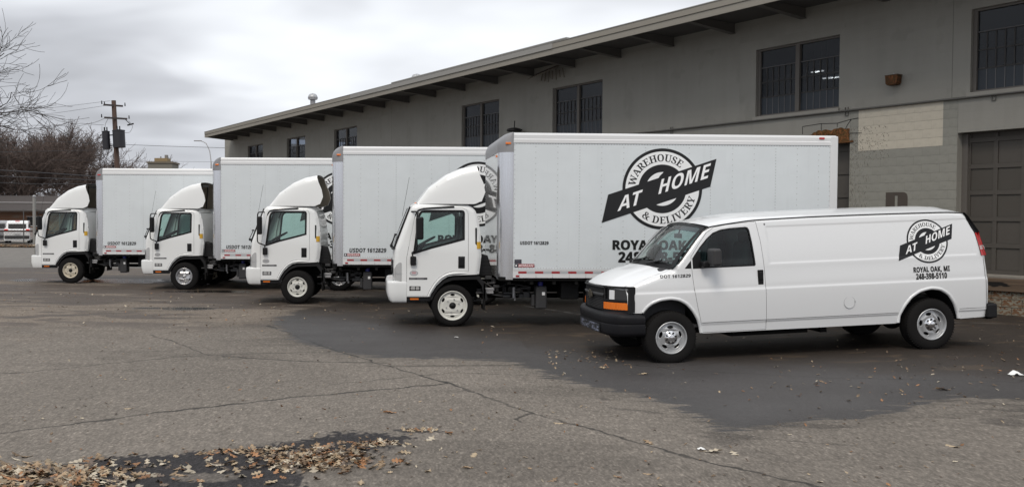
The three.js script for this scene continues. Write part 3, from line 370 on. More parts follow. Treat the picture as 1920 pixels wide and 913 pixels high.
// ---------- cargo van ----------
{
  const t = thing('cargo_van', 'white cargo van with black grille and bumper parked in front of the box trucks', 'van', [3.441, -0.048, -13.802], 5.82 * Math.PI / 180);
  t.rotation.order = 'YXZ'; t.rotation.z = 2.42 * Math.PI / 180;
  const archF = [[-0.40, 0.74], [-0.34, 0.815], [-0.27, 0.87], [-0.15, 0.915], [0.0, 0.93], [0.13, 0.905], [0.24, 0.84], [0.33, 0.74], [0.40, 0.62], [0.44, 0.50], [0.455, 0.41]];
  const archR = [[3.47, 0.41], [3.49, 0.52], [3.56, 0.66], [3.66, 0.78], [3.80, 0.865], [3.97, 0.90], [4.13, 0.875], [4.26, 0.79], [4.35, 0.66], [4.41, 0.52], [4.43, 0.43]];
  const topLine = [[-0.62, 1.12], [-0.45, 1.185], [-0.2, 1.27], [0.06, 1.345], [0.2, 1.50], [0.42, 1.755], [0.56, 1.895], [0.66, 1.945], [0.80, 1.965], [1.02, 1.99], [1.36, 2.02], [2.2, 2.035], [3.3, 2.035], [4.3, 2.025], [4.60, 2.005], [4.655, 1.985]];
  const rearLine = [[4.655, 1.985], [4.72, 1.86], [4.82, 1.65], [4.89, 1.36], [4.915, 1.0], [4.92, 0.58], [4.90, 0.44]];
  const outer = [[-0.60, 0.75], ...topLine, ...rearLine.slice(1), ...archR.slice().reverse(), ...archF.slice().reverse(), [-0.60, 0.745]];
  const doorO = [[0.47, 0.425], [0.445, 0.60], [0.40, 0.80], [0.365, 1.0], [0.345, 1.2], [0.335, 1.36], [0.335, 1.52], [0.47, 1.70], [0.60, 1.855], [0.72, 1.925], [0.9, 1.955], [1.36, 1.985], [1.395, 1.7], [1.42, 1.27], [1.43, 0.425]];
  const winO = [[0.355, 1.352], [0.355, 1.50], [0.48, 1.655], [0.60, 1.775], [0.70, 1.85], [0.82, 1.89], [0.95, 1.905], [1.19, 1.917], [1.225, 1.908], [1.245, 1.87], [1.265, 1.70], [1.29, 1.375], [1.275, 1.355]];
  const base = (x, y) => { let z = 0.985; z += 0.010 - 0.042 * Math.pow(Math.max(0, (1.0 - y) / 0.58), 1.7); z -= 0.014 * S(1.005, 1.05, y); z -= 0.018 * S(1.05, 1.36, y); z -= 0.125 * Math.pow(Math.max(0, (y - 1.34) / 0.68), 1.35); z -= 0.012 * S(0.56, 0.53, y) ; return z; };
  const edgeAll = [...topLine.slice(8)];
  const rad = (d, r) => (d < r ? r - Math.sqrt(Math.max(0, r * r - (r - d) * (r - d))) : 0);
  const fTop = topLine.slice(0, 4), rs = (x, y, x0, x1, y0, y1, w) => S(x0, x0 + w, x) * (1 - S(x1 - w, x1, x)) * S(y0, y0 + w, y) * (1 - S(y1 - w, y1, y));
  const vz = (x, y) => {
    let z = base(x, y);
    if (x < 0.3) z -= 0.10 * Math.pow(Math.max(0, (0.15 - x) / 0.75), 1.8);
    if (x > 4.4 && y < 2.1) z -= rad(distTo(rearLine, x, y), 0.09) * 0.9;
    if (x < 0.12) z -= rad(distTo(fTop, x, y), 0.10) * 0.8; else z -= 0.02 * S(0.05, 0.0, distTo(topLine, x, y));
    z -= 0.010 * rs(x, y, 1.49, 4.74, 1.365, 1.93, 0.035);
    return z;
  };
  for (const s of [1, -1]) {
    const fl = s > 0 ? (g) => g : mirrorZ;
    part('body_side', t, panel(outer, [inset(doorO, -0.005), [[0.335, 1.352], [0.335, 1.478], [0.225, 1.355]]], vz, { sgn: s, dx: 0.03, dy: 0.022, flange: 0.03 }), MAT.vanPaint);
    part('quarter_trim', t, panel([[0.345, 1.345], [0.345, 1.495], [0.215, 1.345]], [], (x, y) => vz(x, y) - 0.004, { sgn: s }), MAT.black);
    const d = grp('door', t);
    part('door_skin', d, panel(doorO, [winO], vz, { sgn: s, dx: 0.03, dy: 0.022, flange: 0.035 }), MAT.vanPaint);
    part('window_frame', d, ringFrame(grow(winO, 0.006), inset(winO, 0.016), vz, s, 0.001), MAT.black);
    part('window_sail', d, panel([[0.355, 1.352], [0.355, 1.50], [0.43, 1.595], [0.475, 1.60], [0.475, 1.352]], [], (x, y) => vz(x, y) + 0.001, { sgn: s }), MAT.black);
    part('window_glass', d, panel(inset(winO, 0.014), [], (x, y) => vz(x, y) - 0.012, { sgn: s, dx: 0.08, dy: 0.08 }), MAT.glassDark);
    part('handle', d, fl(merge([new RoundedBoxGeometry(0.085, 0.215, 0.02, 2, 0.009).translate(1.357, 1.185, vz(1.357, 1.185)), new RoundedBoxGeometry(0.055, 0.12, 0.03, 2, 0.012).translate(1.357, 1.205, vz(1.357, 1.2) + 0.008)])), MAT.black);
    for (const A of [archF, archR]) part('arch_lip', t, fl(tube(A.map(([x, y]) => [x, y + 0.012, vz(x, Math.max(y, 0.5)) - 0.008]), 0.026, 48, 8)), MAT.vanPaint);
    for (const A of [archF, archR]) part('arch_liner', t, fl((() => { const P = along(A, 24); return gridSurf(2, 24, (u, v) => [...P[Math.round(v * 24)], L(0.965, 0.45, u)]); })()), MAT.dark);
    part('sill_seam', t, fl(merge([panel([[0.46, 0.563], [3.47, 0.567], [3.47, 0.573], [0.46, 0.569]], [], (x, y) => vz(x, y) + 0.0015), panel([[4.43, 0.578], [4.86, 0.582], [4.86, 0.588], [4.43, 0.584]], [], (x, y) => vz(x, y) + 0.0015)])), MAT.greyPlastic);
    part('drip_rail', t, fl(merge([tube([[0.12, 1.40, vz(0.12, 1.37) - 0.02], ...topLine.slice(4, -1).map(([x, y]) => [x, y - 0.008, vz(x, y - 0.012) + 0.006])], 0.009, 70, 6)])), MAT.greyPlastic);
    part('tail_lamp', t, fl(merge([panel([[4.735, 1.70], [4.79, 1.36], [4.90, 1.36], [4.82, 1.70]], [], (x, y) => vz(x, y) + 0.012, { flange: 0.05, dx: 0.02 })])), MAT.red);
    part('tail_lens', t, fl(panel([[4.772, 1.51], [4.780, 1.45], [4.885, 1.45], [4.868, 1.51]], [], (x, y) => vz(x, y) + 0.0145, { flange: 0.02, dx: 0.02 })), MAT.lens);
    part('rear_pillar_trim', t, fl(panel([[4.62, 2.0], [4.735, 1.70], [4.83, 1.70], [4.67, 2.0]], [], (x, y) => vz(x, Math.min(y, 1.98)) + 0.008, { flange: 0.03, dx: 0.02 })), MAT.black);
    // near headlamp group on the swept-back front corner
    const hl = grp('headlight', t), fx = (z) => -0.862 + 0.267 * Math.pow(Math.abs(z) / 0.9, 3.2);
    const sheet = (z0, z1, y0, y1, off) => gridSurf(14, 3, (u, v) => { const z = L(z0, z1, u), y = L(y0, y1, v); return [fx(z) - off + 0.05 * (y - 0.75) , y, s * z]; }, s > 0);
    const bz = (z0, z1, y0, y1, off, dep) => { const a = sheet(z0, z1, y0, y1, off), tp = gridSurf(14, 1, (u, v) => [fx(L(z0, z1, u)) - off + dep * v + 0.05 * (y1 - 0.75), y1, s * L(z0, z1, u)], s < 0), bt = gridSurf(14, 1, (u, v) => [fx(L(z0, z1, u)) - off + dep * v + 0.05 * (y0 - 0.75), y0, s * L(z0, z1, u)], s > 0), e = [z0, z1].map((z) => gridSurf(1, 3, (u, v) => { const y = L(y0, y1, v); return [fx(z) - off + dep * u + 0.05 * (y - 0.75), y, s * z]; })); return merge([a, tp, bt, ...e]); };
    part('lamp_housing', hl, bz(0.47, 0.915, 0.755, 1.115, -0.02, 0.05), MAT.black);
    part('lamp_surround', hl, merge([bz(0.45, 0.915, 1.10, 1.125, 0.015, 0.04), bz(0.45, 0.915, 0.75, 0.772, 0.012, 0.04), bz(0.895, 0.925, 0.75, 1.125, 0.012, 0.06), bz(0.45, 0.47, 0.75, 1.125, 0.015, 0.05), bz(0.47, 0.90, 0.905, 0.925, 0.01, 0.04)]), MAT.plastic);
    part('lamp_bezel', hl, bz(0.70, 0.89, 0.93, 1.08, 0.006, 0.03), MAT.greyPlastic);
    part('lamp_lens', hl, bz(0.61, 0.70, 0.935, 1.07, 0.014, 0.03), phys([0.75, 0.76, 0.78], 0.15, { clearcoat: 1 }));
    part('turn_lamp', hl, merge([bz(0.48, 0.735, 0.788, 0.89, 0.016, 0.04), bz(0.741, 0.885, 0.788, 0.89, 0.014, 0.04), ...Array.from({ length: 9 }, (_, i) => bz(0.49 + i * 0.044, 0.51 + i * 0.044, 0.795, 0.883, 0.021, 0.02))]), MAT.amber);
  }
  // roof
  const rz = (x) => vz(x, 1.97) + 0.004, roofTop = topLine.slice(7);
  part('roof', t, gridSurf(24, 60, (u, v) => { const P = along(roofTop, 60)[Math.round(v * 60)], a = 1 - 2 * u, z = a * vz(P[0], P[1] - 0.005), h = 0.09 * (1 - Math.pow(Math.abs(a), 3.2)) * S(0.5, 1.15, P[0]) * S(4.72, 4.4, P[0]) + 0.055 * (1 - a * a) * (1 - S(0.5, 1.15, P[0])), fwd = -0.10 * (1 - a * a) * (1 - S(0.66, 1.2, P[0])); return [P[0] + fwd, P[1] + h + 0.006 * Math.cos(a * 22) * S(1.1, 1.3, P[0]) * S(0.9, 0.8, Math.abs(a)), z]; }), MAT.vanPaint);
  part('rear_doors', t, gridSurf(12, 20, (u, v) => { const P = along(rearLine, 20)[Math.round(v * 20)], a = 1 - 2 * u; return [P[0] + 0.05 * (1 - Math.pow(Math.abs(a), 4)), P[1], a * vz(P[0], P[1])]; }), MAT.vanPaint);
  part('rear_bumper', t, merge([gridSurf(24, 6, (u, v) => { const q = [[4.90, 0.64], [5.02, 0.645], [5.05, 0.60], [5.055, 0.52], [5.04, 0.45], [4.98, 0.41], [4.90, 0.41]][Math.round(v * 6)], a = 1 - 2 * u; return [q[0] - 0.05 * Math.pow(Math.abs(a), 6), q[1], a * 0.98]; }), ...[1, -1].map((s) => span(4.86, 5.02, 0.42, 0.638, s > 0 ? 0.93 : -1.0, s > 0 ? 1.0 : -0.93, 0.03))]), MAT.plastic);
  // bonnet: front edge swept back to the wings, rising to the scuttle
  const fx = (z) => -0.862 + 0.267 * Math.pow(Math.abs(z) / 0.9, 3.2), wb = (z) => -0.13 + 0.20 * Math.pow(Math.abs(z) / 0.86, 2);
  const bon = (s, a) => { const zf0 = 0.87, x1e = 0.07, z = a * L(zf0, 0.865, s), x0 = fx(z) + 0.02, x1 = wb(z), x = L(x0, x1, s); const yF = 1.118 + 0.04 * (1 - a * a), yB = 1.345 + 0.05 * (1 - a * a), k = s + 0.28 * s * (1 - s); let y = L(yF, yB, k); y -= 0.045 * Math.pow(1 - s, 6); y += 0.012 * S(0.62, 0.5, Math.abs(a)) * S(0, 0.3, s) * (1 - 0.4 * s); return [x, y, z]; };
  part('bonnet', t, gridSurf(48, 30, (u, v) => bon(v, 1 - 2 * u)), MAT.vanPaint);
  for (const s of [1, -1]) part('wing_top', t, gridSurf(4, 24, (u, v) => { const b = bon(v, s), P = along(fTop, 24)[Math.round(v * 24)], e = [P[0], P[1], s * vz(P[0], P[1])]; return [L(b[0], e[0], u), L(b[1], e[1], u) + 0.006 * Math.sin(Math.PI * u), L(b[2], e[2], u)]; }, s > 0), MAT.vanPaint);
  // grille
  const G = grp('grille', t);
  part('grille_panel', G, gridSurf(30, 6, (u, v) => { const z = L(0.50, -0.50, u), y = L(0.74, 1.125, v); return [fx(z) + 0.05 * (y - 0.75) + 0.012, y, z]; }), MAT.black);
  part('grille_mesh', G, merge([...Array.from({ length: 15 }, (_, i) => gridSurf(16, 1, (u, v) => { const z = L(0.49, -0.49, u), y = 0.775 + i * 0.0235 + v * 0.008; return [fx(z) + 0.05 * (y - 0.75) - 0.004, y, z]; })), ...Array.from({ length: 31 }, (_, i) => { const z = -0.48 + i * 0.032; return box(0.012, 0.34, 0.006, fx(z) + 0.012, 0.945, z); })]), MAT.greyPlastic);
  part('grille_bar', G, gridSurf(20, 3, (u, v) => { const z = L(0.49, -0.49, u), a = v * Math.PI; return [fx(z) - 0.018 * Math.sin(a), 0.985 - 0.026 * Math.cos(a), z]; }), MAT.greyPlastic);
  part('grille_surround', G, merge([gridSurf(24, 2, (u, v) => { const z = L(0.5, -0.5, u); return [fx(z) - 0.012 + 0.02 * v, 1.10 + 0.022 * v, z]; }), gridSurf(24, 2, (u, v) => { const z = L(0.5, -0.5, u); return [fx(z) - 0.018 + 0.02 * v, 0.775 - 0.03 * v, z]; })]), MAT.plastic);
  part('emblem', G, extr([[-0.075, -0.028], [-0.03, -0.028], [-0.036, -0.062], [0.03, -0.062], [0.036, -0.028], [0.085, -0.028], [0.075, 0.028], [0.036, 0.028], [0.03, 0.062], [-0.036, 0.062], [-0.03, 0.028], [-0.085, 0.028]], 0.012, [], 0.004).rotateY(-Math.PI / 2).translate(-0.889, 0.972, 0), std([0.10, 0.09, 0.07], 0.4, { metalness: 0.6 }));
  // front bumper with scraped paint
  const bx = (z) => -0.925 + 0.16 * Math.pow(Math.abs(z) / 1.0, 3) + 0.05 * Math.pow(Math.abs(z), 10);
  const bHalf = [[-0.385, 0.985], [-0.58, 0.985], [-0.70, 0.965], [-0.775, 0.92], [-0.825, 0.84], [-0.86, 0.75], [-0.895, 0.6], [-0.922, 0.35], [-0.93, 0]], bPlan = along([...bHalf, ...bHalf.slice(0, -1).reverse().map(([x, z]) => [x, -z])], 90);
  const bProf = [[0.30, 0.775], [0.17, 0.768], [0.10, 0.76], [0.03, 0.738], [0.006, 0.71], [0, 0.68], [0, 0.615], [0.012, 0.60], [0.012, 0.585], [0.002, 0.572], [0.004, 0.47], [0.02, 0.43], [0.06, 0.41], [0.2, 0.40]];
  part('front_bumper', t, gridSurf(90, bProf.length - 1, (u, v) => { const i = Math.round(u * 90), p = bPlan[i], q = bPlan[Math.min(90, i + 1)], r = bPlan[Math.max(0, i - 1)], tx = q[0] - r[0], tz = q[1] - r[1], l = Math.hypot(tx, tz), [d, y] = bProf[Math.round(v * (bProf.length - 1))]; return [p[0] - tz / l * d, y - 0.025 * S(-0.8, -0.4, p[0]) * S(0.5, 0.76, y), p[1] + tx / l * d]; }), phys([0.008, 0.008, 0.010], 0.55, { specularIntensity: 0.45 }));
  const scr = dataTex(256, 64, (u, v) => { const n = fbm(u * 14, v * 8 + 3, 4), m = S(0.47, 0.54, n) * S(0, 0.12, v) * S(1, 0.9, v) * S(0.0, 0.06, u) * S(1, 0.9, u); const c = 0.25 + 0.55 * vn(u * 40, v * 20); return [L(0.10, c * 0.85, m), L(0.105, c * 0.88, m), L(0.115, c * 1.0, m)]; }, true, false);
  part('scraped_plate', t, gridSurf(24, 3, (u, v) => { const z = L(0.50, -0.6, u); return [bx(z) - 0.012 + 0.004 * v, L(0.445, 0.57, v), z]; }), std([0.8, 0.8, 0.8], 0.6, { map: scr }));
  // windscreen, wipers, mirror
  const wsf = (u, v) => { const a = 1 - 2 * u, zb = a * 0.85, zt = a * 0.735; const xb = wb(zb) + 0.035, yb = 1.36 + 0.045 * (1 - a * a), xt = 0.655 - 0.10 * (1 - a * a), yt = 1.938 + 0.055 * (1 - a * a); return [L(xb, xt, v) - 0.03 * Math.sin(Math.PI * v) * (1 - a * a * 0.6), L(yb, yt, v) + 0.025 * Math.sin(Math.PI * v), L(zb, zt, v)]; };
  part('windshield', t, gridSurf(20, 14, wsf), MAT.glass);
  const strip = (u0, u1, v0, v1, off = 0.006) => gridSurf(16, 16, (u, v) => { const p = wsf(L(u0, u1, u), L(v0, v1, v)); return [p[0] - off * 0.75, p[1] + off * 0.65, p[2]]; });
  part('windshield_frame', t, merge([strip(0, 0.04, 0, 1), strip(0.96, 1, 0, 1), strip(0, 1, 0, 0.075), strip(0, 1, 0.94, 1)]), MAT.black);
  part('sun_band', t, merge([strip(0.04, 0.96, 0.82, 0.94, 0.003)]), phys([0.10, 0.13, 0.15], 0.1, { transmission: 0.9, thickness: 0 }));
  part('scuttle', t, gridSurf(24, 2, (u, v) => { const a = 1 - 2 * u, z = a * 0.85; return [wb(z) - 0.03 + 0.075 * v, 1.348 + 0.05 * (1 - a * a) + 0.012 * v, z]; }), MAT.plastic);
  part('wiper', t, merge([rod([-0.10, 1.41, 0.3], [0.02, 1.47, 0.62], 0.012), rod([-0.04, 1.435, 0.36], [0.06, 1.445, 0.78], 0.009)]), MAT.black); part('wiper', t, merge([rod([-0.14, 1.41, -0.3], [-0.02, 1.5, 0.1], 0.012), rod([-0.10, 1.43, -0.45], [-0.04, 1.5, 0.25], 0.009)]), MAT.black);
  part('interior_mirror', t, merge([box(0.03, 0.07, 0.24, 0.52, 1.80, 0), rod([0.53, 1.82, 0], [0.56, 1.92, 0], 0.012)]), MAT.black);
  for (const s of [1, -1]) { const m = grp('mirror', t); part('mirror_head', m, new RoundedBoxGeometry(0.13, 0.245, 0.24, 3, 0.04).translate(0.59, 1.515, s * 1.16), MAT.greyPlastic); part('mirror_arm', m, merge([new RoundedBoxGeometry(0.10, 0.09, 0.16, 2, 0.025).translate(0.50, 1.41, s * 1.03), rod([0.50, 1.42, s * 0.97], [0.58, 1.45, s * 1.12], 0.035)]), MAT.black); }
  // interior
  part('dashboard', t, merge([span(-0.1, 0.32, 1.05, 1.36, -0.82, 0.82, 0.06), span(-0.6, 1.6, 0.50, 0.54, -0.9, 0.9), span(-0.55, 0.3, 0.54, 1.1, -0.75, 0.75)]), MAT.interior);
  for (const z of [0.48, -0.48]) part('seat', t, merge([span(0.75, 1.25, 0.85, 1.05, z - 0.25, z + 0.25, 0.06), at(box(0.14, 0.7, 0.48, 0, 0.35, 0, 0.06), 1.25, 1.0, z, 0, 0, -0.15), span(1.30, 1.42, 1.66, 1.84, z - 0.13, z + 0.13, 0.05)]), MAT.seat);
  part('steering_wheel', t, merge([new THREE.TorusGeometry(0.19, 0.016, 8, 28).rotateY(Math.PI / 2).rotateZ(-0.45).translate(0.48, 1.34, 0.46), rod([0.48, 1.34, 0.46], [0.25, 1.22, 0.46], 0.03)]), MAT.black);
  part('bulkhead', t, merge([span(1.48, 1.50, 0.5, 1.96, -0.86, 0.86)]), std([0.2, 0.2, 0.205], 0.7));
  part('underbody', t, merge([span(-0.5, 4.8, 0.40, 0.50, -0.78, 0.78), cylZ(0.07, 1.5, 3.99, 0.36, 0), new THREE.SphereGeometry(0.17, 12, 10).translate(3.99, 0.36, 0), span(-0.3, 0.3, 0.28, 0.5, -0.35, 0.35), span(1.0, 2.2, 0.31, 0.42, 0.3, 0.7), span(2.4, 2.5, 0.3, 0.42, -0.7, 0.7)]), MAT.under);
  // lettering, seams, fuel flap
  const bent = (x0, x1, y0, y1) => panel(rect(x0, x1, y0, y1), [], (x, y) => vz(x, y) + 0.003, { dx: 0.04, dy: 0.03, uvr: [x0, x1, y0, y1] });
  const lx = 3.975, ly = 1.602, R = 0.322; part('logo', t, bent(lx - R * 512 / 330, lx + R * 512 / 330, ly - R * 350 / 330, ly + R * 350 / 330), DEC.logo);
  part('lettering', t, bent(3.70, 4.29, 1.035, 1.243), DEC.city);
  part('registration_number', t, bent(-0.14, 0.325, 1.225, 1.285), DEC.vanDot);
  part('fuel_flap', t, (() => { const g = new THREE.TorusGeometry(0.085, 0.004, 6, 40).translate(2.70, 0.76, vz(2.7, 0.76) + 0.001); return merge([g, box(0.02, 0.03, 0.006, 2.785, 0.765, vz(2.7, 0.76))]); })(), std([0.42, 0.43, 0.44], 0.5));
  part('body_seam', t, merge([panel([[4.855, 0.59], [4.862, 0.59], [4.83, 1.34], [4.823, 1.34]], [], (x, y) => vz(x, y) + 0.0015)]), MAT.greyPlastic);
  for (const s of [1, -1]) { wheel(t, 'van', 0, 0.37, s * 0.845, s, MAT.silver, MAT.chrome); wheel(t, 'van', 3.99, 0.37, s * 0.845, s, MAT.silver, MAT.chrome); }
  shade(t);
}
// ---------- warehouse ----------
const WALL = std([0.282, 0.277, 0.255], 0.85), DOORP = std([0.070, 0.062, 0.053], 0.7), FRAME = std([0.115, 0.105, 0.095], 0.7);
{
  const TURN = Math.atan2(-0.8508, 0.5254);
  const blockBump = dataTex(512, 512, (u, v) => { // 0.8128 m square: four courses of two blocks
    const row = Math.floor(v * 4), fy = v * 4 - row, fu = ((u * 2 + (row % 2) * 0.5) % 1), j = Math.min(S(0, 0.03, fy), S(1, 0.97, fy), S(0, 0.012, fu), S(1, 0.988, fu)); return 0.25 + 0.6 * j + 0.12 * vn(u * 64, v * 64) + 0.05 * vn(u * 200, v * 200); }, false);
  const wallCol = dataTex(1024, 1024, (u, v) => { const n = fbm(u * 8, v * 8, 5), s = fbm(u * 40, v * 3, 3), r = S(0.66, 0.8, fbm(u * 20 + 3, v * 14, 4)); const k = 0.92 + 0.08 * n + 0.04 * (s - 0.5) - 0.035 * r; return [k, k * 0.995, k * 0.985]; }, true);
  const bb = rep(blockBump, 1 / 0.8128, 1 / 0.8128), wc = rep(wallCol, 1 / 7, 1 / 7);
  WALL.map = wc; WALL.bumpMap = bb; WALL.bumpScale = 0.003;
  const b = thing('warehouse', 'long grey painted block warehouse with deep flat eaves behind the trucks and van', 'building', [12.5, 0, -19.5], TURN);
  // windows: left edge and right edge along the wall, measured in the photograph
  const WIN = [[-46.1, -43.45], [-39.6, -36.95], [-33.2, -30.55], [-21.07, -18.45], [-15.2, -12.6], [-6.45, -3.92], [-0.72, 1.85]];
  const y0 = 4.89, y1 = 6.74, XL = -50.6, XR = 10, TOP = 7.42;
  const wall = grp('wall', b);
  const openings = [...WIN.map(([a, c]) => rect(a, c, y0, y1)), [[-6.7, 0.85], [-3.6, 0.85], [-3.6, 0.02], [-0.97, 0.02], [-0.97, 0.85], [2.7, 0.85], [2.7, 4.02], [-0.97, 4.02], [-0.97, 4.77], [-3.6, 4.77], [-3.6, 4.0], [-6.7, 4.0]]];
  part('block_wall', wall, extr([[XL, 0], [XR, 0], [XR, TOP], [XL, TOP]], 0.28, openings, 0).translate(0, 0, -0.28), WALL);
  part('backing_wall', wall, span(-3.6, -0.972, 0.03, 4.765, -0.279, -0.006), WALL);
  part('end_wall', wall, [span(XL, XL + 0.28, 0, TOP, -26, -0.28), span(XR - 0.28, XR, 0, TOP, -26, -0.28), span(XL, XR, 0, TOP, -26.28, -26)], WALL);
  // painted blocks of the pier between the two doors: real blocks, some still cream
  const cream = std([0.56, 0.52, 0.44], 0.85, { map: wc }), tones = [0.985, 1, 1.012].map((k) => std([0.275 * k, 0.274 * k, 0.247 * k], 0.85, { map: wc }));
  const chip = canvasTex(512, 512, (c) => { c.fillStyle = '#a49b8b'; let s = 5; const r = () => ((s = (s * 16807) % 2147483647) / 2147483647); for (let i = 0; i < 520; i++) { const x = Math.pow(r(), 1.9) * 500, y = r() * 512; c.globalAlpha = 0.25 + 0.5 * r(); c.fillStyle = r() < 0.55 ? '#a8a294' : r() < 0.6 ? '#5d584f' : '#7c7467'; c.beginPath(); c.ellipse(x, y, 1 + 5 * r(), 2 + 12 * r(), r() - 0.5, 0, 7); c.fill(); } });
  const C = 0.2032, bw = 0.4064, full = new RoundedBoxGeometry(bw - 0.001, C - 0.0035, 0.05, 1, 0.0015);
  for (let r = 0; r < 23; r++) {
    const y = 4.77 - C * (r + 0.5), cuts = [-3.597]; let x = -3.597 + (r % 2 ? bw / 2 : bw);
    while (x < -1.06) { cuts.push(x); x += bw; } cuts.push(-0.973);
    if (r < 5) for (const e of [-3.375, -1.30]) { const i = cuts.findIndex((c) => Math.abs(c - e) < 0.11); if (i > 0 && i < cuts.length - 1) cuts[i] = e; else { cuts.push(e); cuts.sort((p, q) => p - q); } }
    for (let i = 0; i + 1 < cuts.length; i++) { const w = cuts[i + 1] - cuts[i], cx = (cuts[i] + cuts[i + 1]) / 2, m = part('block', wall, full, r < 5 && cx > -3.375 && cx < -1.30 ? cream : tones[Math.floor(rnd() * 3)]); m.scale.x = w / bw; m.position.set(cx, y, -0.026 + rr(-0.001, 0.0015)); }
  }
  part('flaked_paint', wall, flat(-3.58, -2.55, 3.5, 4.35, 0.004), decalMat(chip, 0.9));
  part('flaked_paint', wall, flat(-3.58, -3.05, 2.0, 3.5, 0.004), decalMat(chip, 0.9));
  // exposed rusty lintel over the left door and cracks round it
  const rustTex = dataTex(256, 64, (u, v) => { const n = fbm(u * 24, v * 8, 4), q = vn(u * 60, v * 16); return [0.22 + 0.38 * n * (0.5 + q), 0.15 + 0.30 * n * q + 0.05, 0.09 + 0.22 * n * q]; }, true), rust = std([0.9, 0.9, 0.9], 0.95, { map: rustTex, bumpMap: rustTex, bumpScale: 0.03 });
  part('rusty_lintel', wall, gridSurf(40, 8, (u, v) => { const top = 0.22 + 0.16 * fbm(u * 7, 2, 3) * S(0, 0.25, u); return [L(-4.75, -3.6, u), 4.03 + v * top, 0.01 + 0.035 * vn(u * 30, v * 8)]; }), rust);
  part('steel_angle', wall, span(-6.8, -3.5, 3.99, 4.03, -0.12, 0.03), rust);
  const crk = (p) => merge(p.slice(0, -1).map((a, i) => rod([...a, 0.004], [...p[i + 1], 0.004], 0.007, 5)));
  part('wall_crack', wall, merge([crk([[-4.95, 4.50], [-4.4, 4.53], [-3.95, 4.50], [-3.6, 4.56], [-3.38, 4.58]]), crk([[-3.58, 4.55], [-3.68, 4.42], [-3.75, 4.28]]), crk([[-4.4, 4.53], [-4.4, 4.36]]), crk([[-3.95, 4.5], [-3.95, 4.4]]), crk([[-4.95, 4.5], [-4.95, 4.3]]), crk([[-3.6, 4.22], [-3.28, 4.20]])]), MAT.dark);
  // painted dock letter
  const dTex = canvasTex(256, 384, (c) => { c.fillStyle = '#48413b'; c.beginPath(); c.moveTo(0, 0); c.lineTo(190, 0); c.quadraticCurveTo(256, 0, 256, 66); c.lineTo(256, 318); c.quadraticCurveTo(256, 384, 190, 384); c.lineTo(0, 384); c.closePath(); c.moveTo(108, 40); c.lineTo(108, 344); c.lineTo(140, 344); c.lineTo(140, 40); c.closePath(); c.fill('evenodd'); });
  part('dock_letter', wall, flat(-2.63, -2.09, 1.92, 2.715, 0.006), decalMat(dTex, 0.85));
  // control joints, stain marks
  part('control_joint', wall, merge([-1.12, -27, -38.3].map((x) => span(x, x + 0.012, 4.8, TOP, -0.004, 0.002))), std([0.14, 0.135, 0.12], 0.9));
  // conduit with brackets
  const co = grp('conduit', b);
  part('pipe', co, cylX(0.026, 30, -9, 4.79, 0.05, 8), std([0.10, 0.098, 0.09], 0.6));
  for (const x of [-15.5, -9.5, -3.69, -0.21]) part('pipe_bracket', co, merge([span(x - 0.045, x - 0.03, 4.68, 4.88, 0.0, 0.03), span(x + 0.03, x + 0.045, 4.68, 4.88, 0.0, 0.03), span(x - 0.045, x + 0.045, 4.66, 4.675, 0, 0.03)]), std([0.12, 0.115, 0.105], 0.6));
  // windows
  const gl = phys([0.40, 0.44, 0.50], 0.08, { transmission: 0.97, thickness: 0, specularIntensity: 0.45 }), glLow = phys([0.07, 0.085, 0.105], 0.4, { transmission: 0.5, thickness: 0, specularIntensity: 0.5 });
  const muntin = std([0.03, 0.028, 0.027], 0.6), muntinPale = std([0.10, 0.10, 0.105], 0.6);
  WIN.forEach(([a, c], wi) => {
    const w = grp('window', b), W = c - a, mid = a + W * 0.5, D = -0.14, side = 0.1;
    part('window_frame', w, merge([span(a, a + 0.09, y0, y1, D - 0.06, D + 0.06), span(c - 0.05, c, y0, y1, D - 0.06, D + 0.06), span(a + 0.09, c - 0.05, y1 - 0.05, y1, D - 0.06, D + 0.06), span(a + 0.09, c - 0.05, y0, y0 + 0.05, D - 0.06, D + 0.06), span(mid - 0.06, mid + 0.06, y0 + 0.05, y1 - 0.05, D - 0.05, D + 0.075)]), FRAME);
    part('sill', w, span(a - 0.05, c + 0.03, y0 - 0.09, y0 - 0.002, -0.1, 0.07, 0.008), std([0.26, 0.25, 0.225], 0.8));
    const rows = [0, 0.27, 0.505, 0.735, 1].map((k) => y0 + 0.05 + k * (y1 - y0 - 0.10)), bars = [], pale = [];
    for (const [p, q] of [[a + 0.09, mid - 0.06], [mid + 0.06, c - 0.05]]) {
      const cw = (q - p) / 6;
      for (let r = 0; r < 4; r++) {
        const n = (r === 3 || wi < 3) ? 1 : 6;
        for (let k = 0; k < n; k++) part('pane', w, memo('pane' + wi + '_' + r + '_' + n, () => box((q - p) / n - 0.004, rows[r + 1] - rows[r] - 0.004, 0.006)), r === 0 ? glLow : gl).position.set(p + (q - p) / n * (k + 0.5), (rows[r] + rows[r + 1]) / 2, D);
        if (r > 0) bars.push(span(p, q, rows[r] - 0.016, rows[r] + 0.016, D - 0.02, D + (r === 3 ? 0.03 : 0.02)));
      }
      for (let k = 1; k < 6; k++) { bars.push(span(p + cw * k - 0.013, p + cw * k + 0.013, rows[1], rows[3], D - 0.02, D + 0.02)); pale.push(span(p + cw * k - 0.01, p + cw * k + 0.01, rows[0], rows[1], D - 0.015, D + 0.012)); }
      pale.push(span(p, q, rows[3] - 0.006, rows[3] + 0.01, D + 0.03, D + 0.036));
    }
    part('glazing_bars', w, merge(bars), muntin).userData.kind = 'stuff'; part('lower_bars', w, merge(pale), muntinPale).userData.kind = 'stuff';
  });
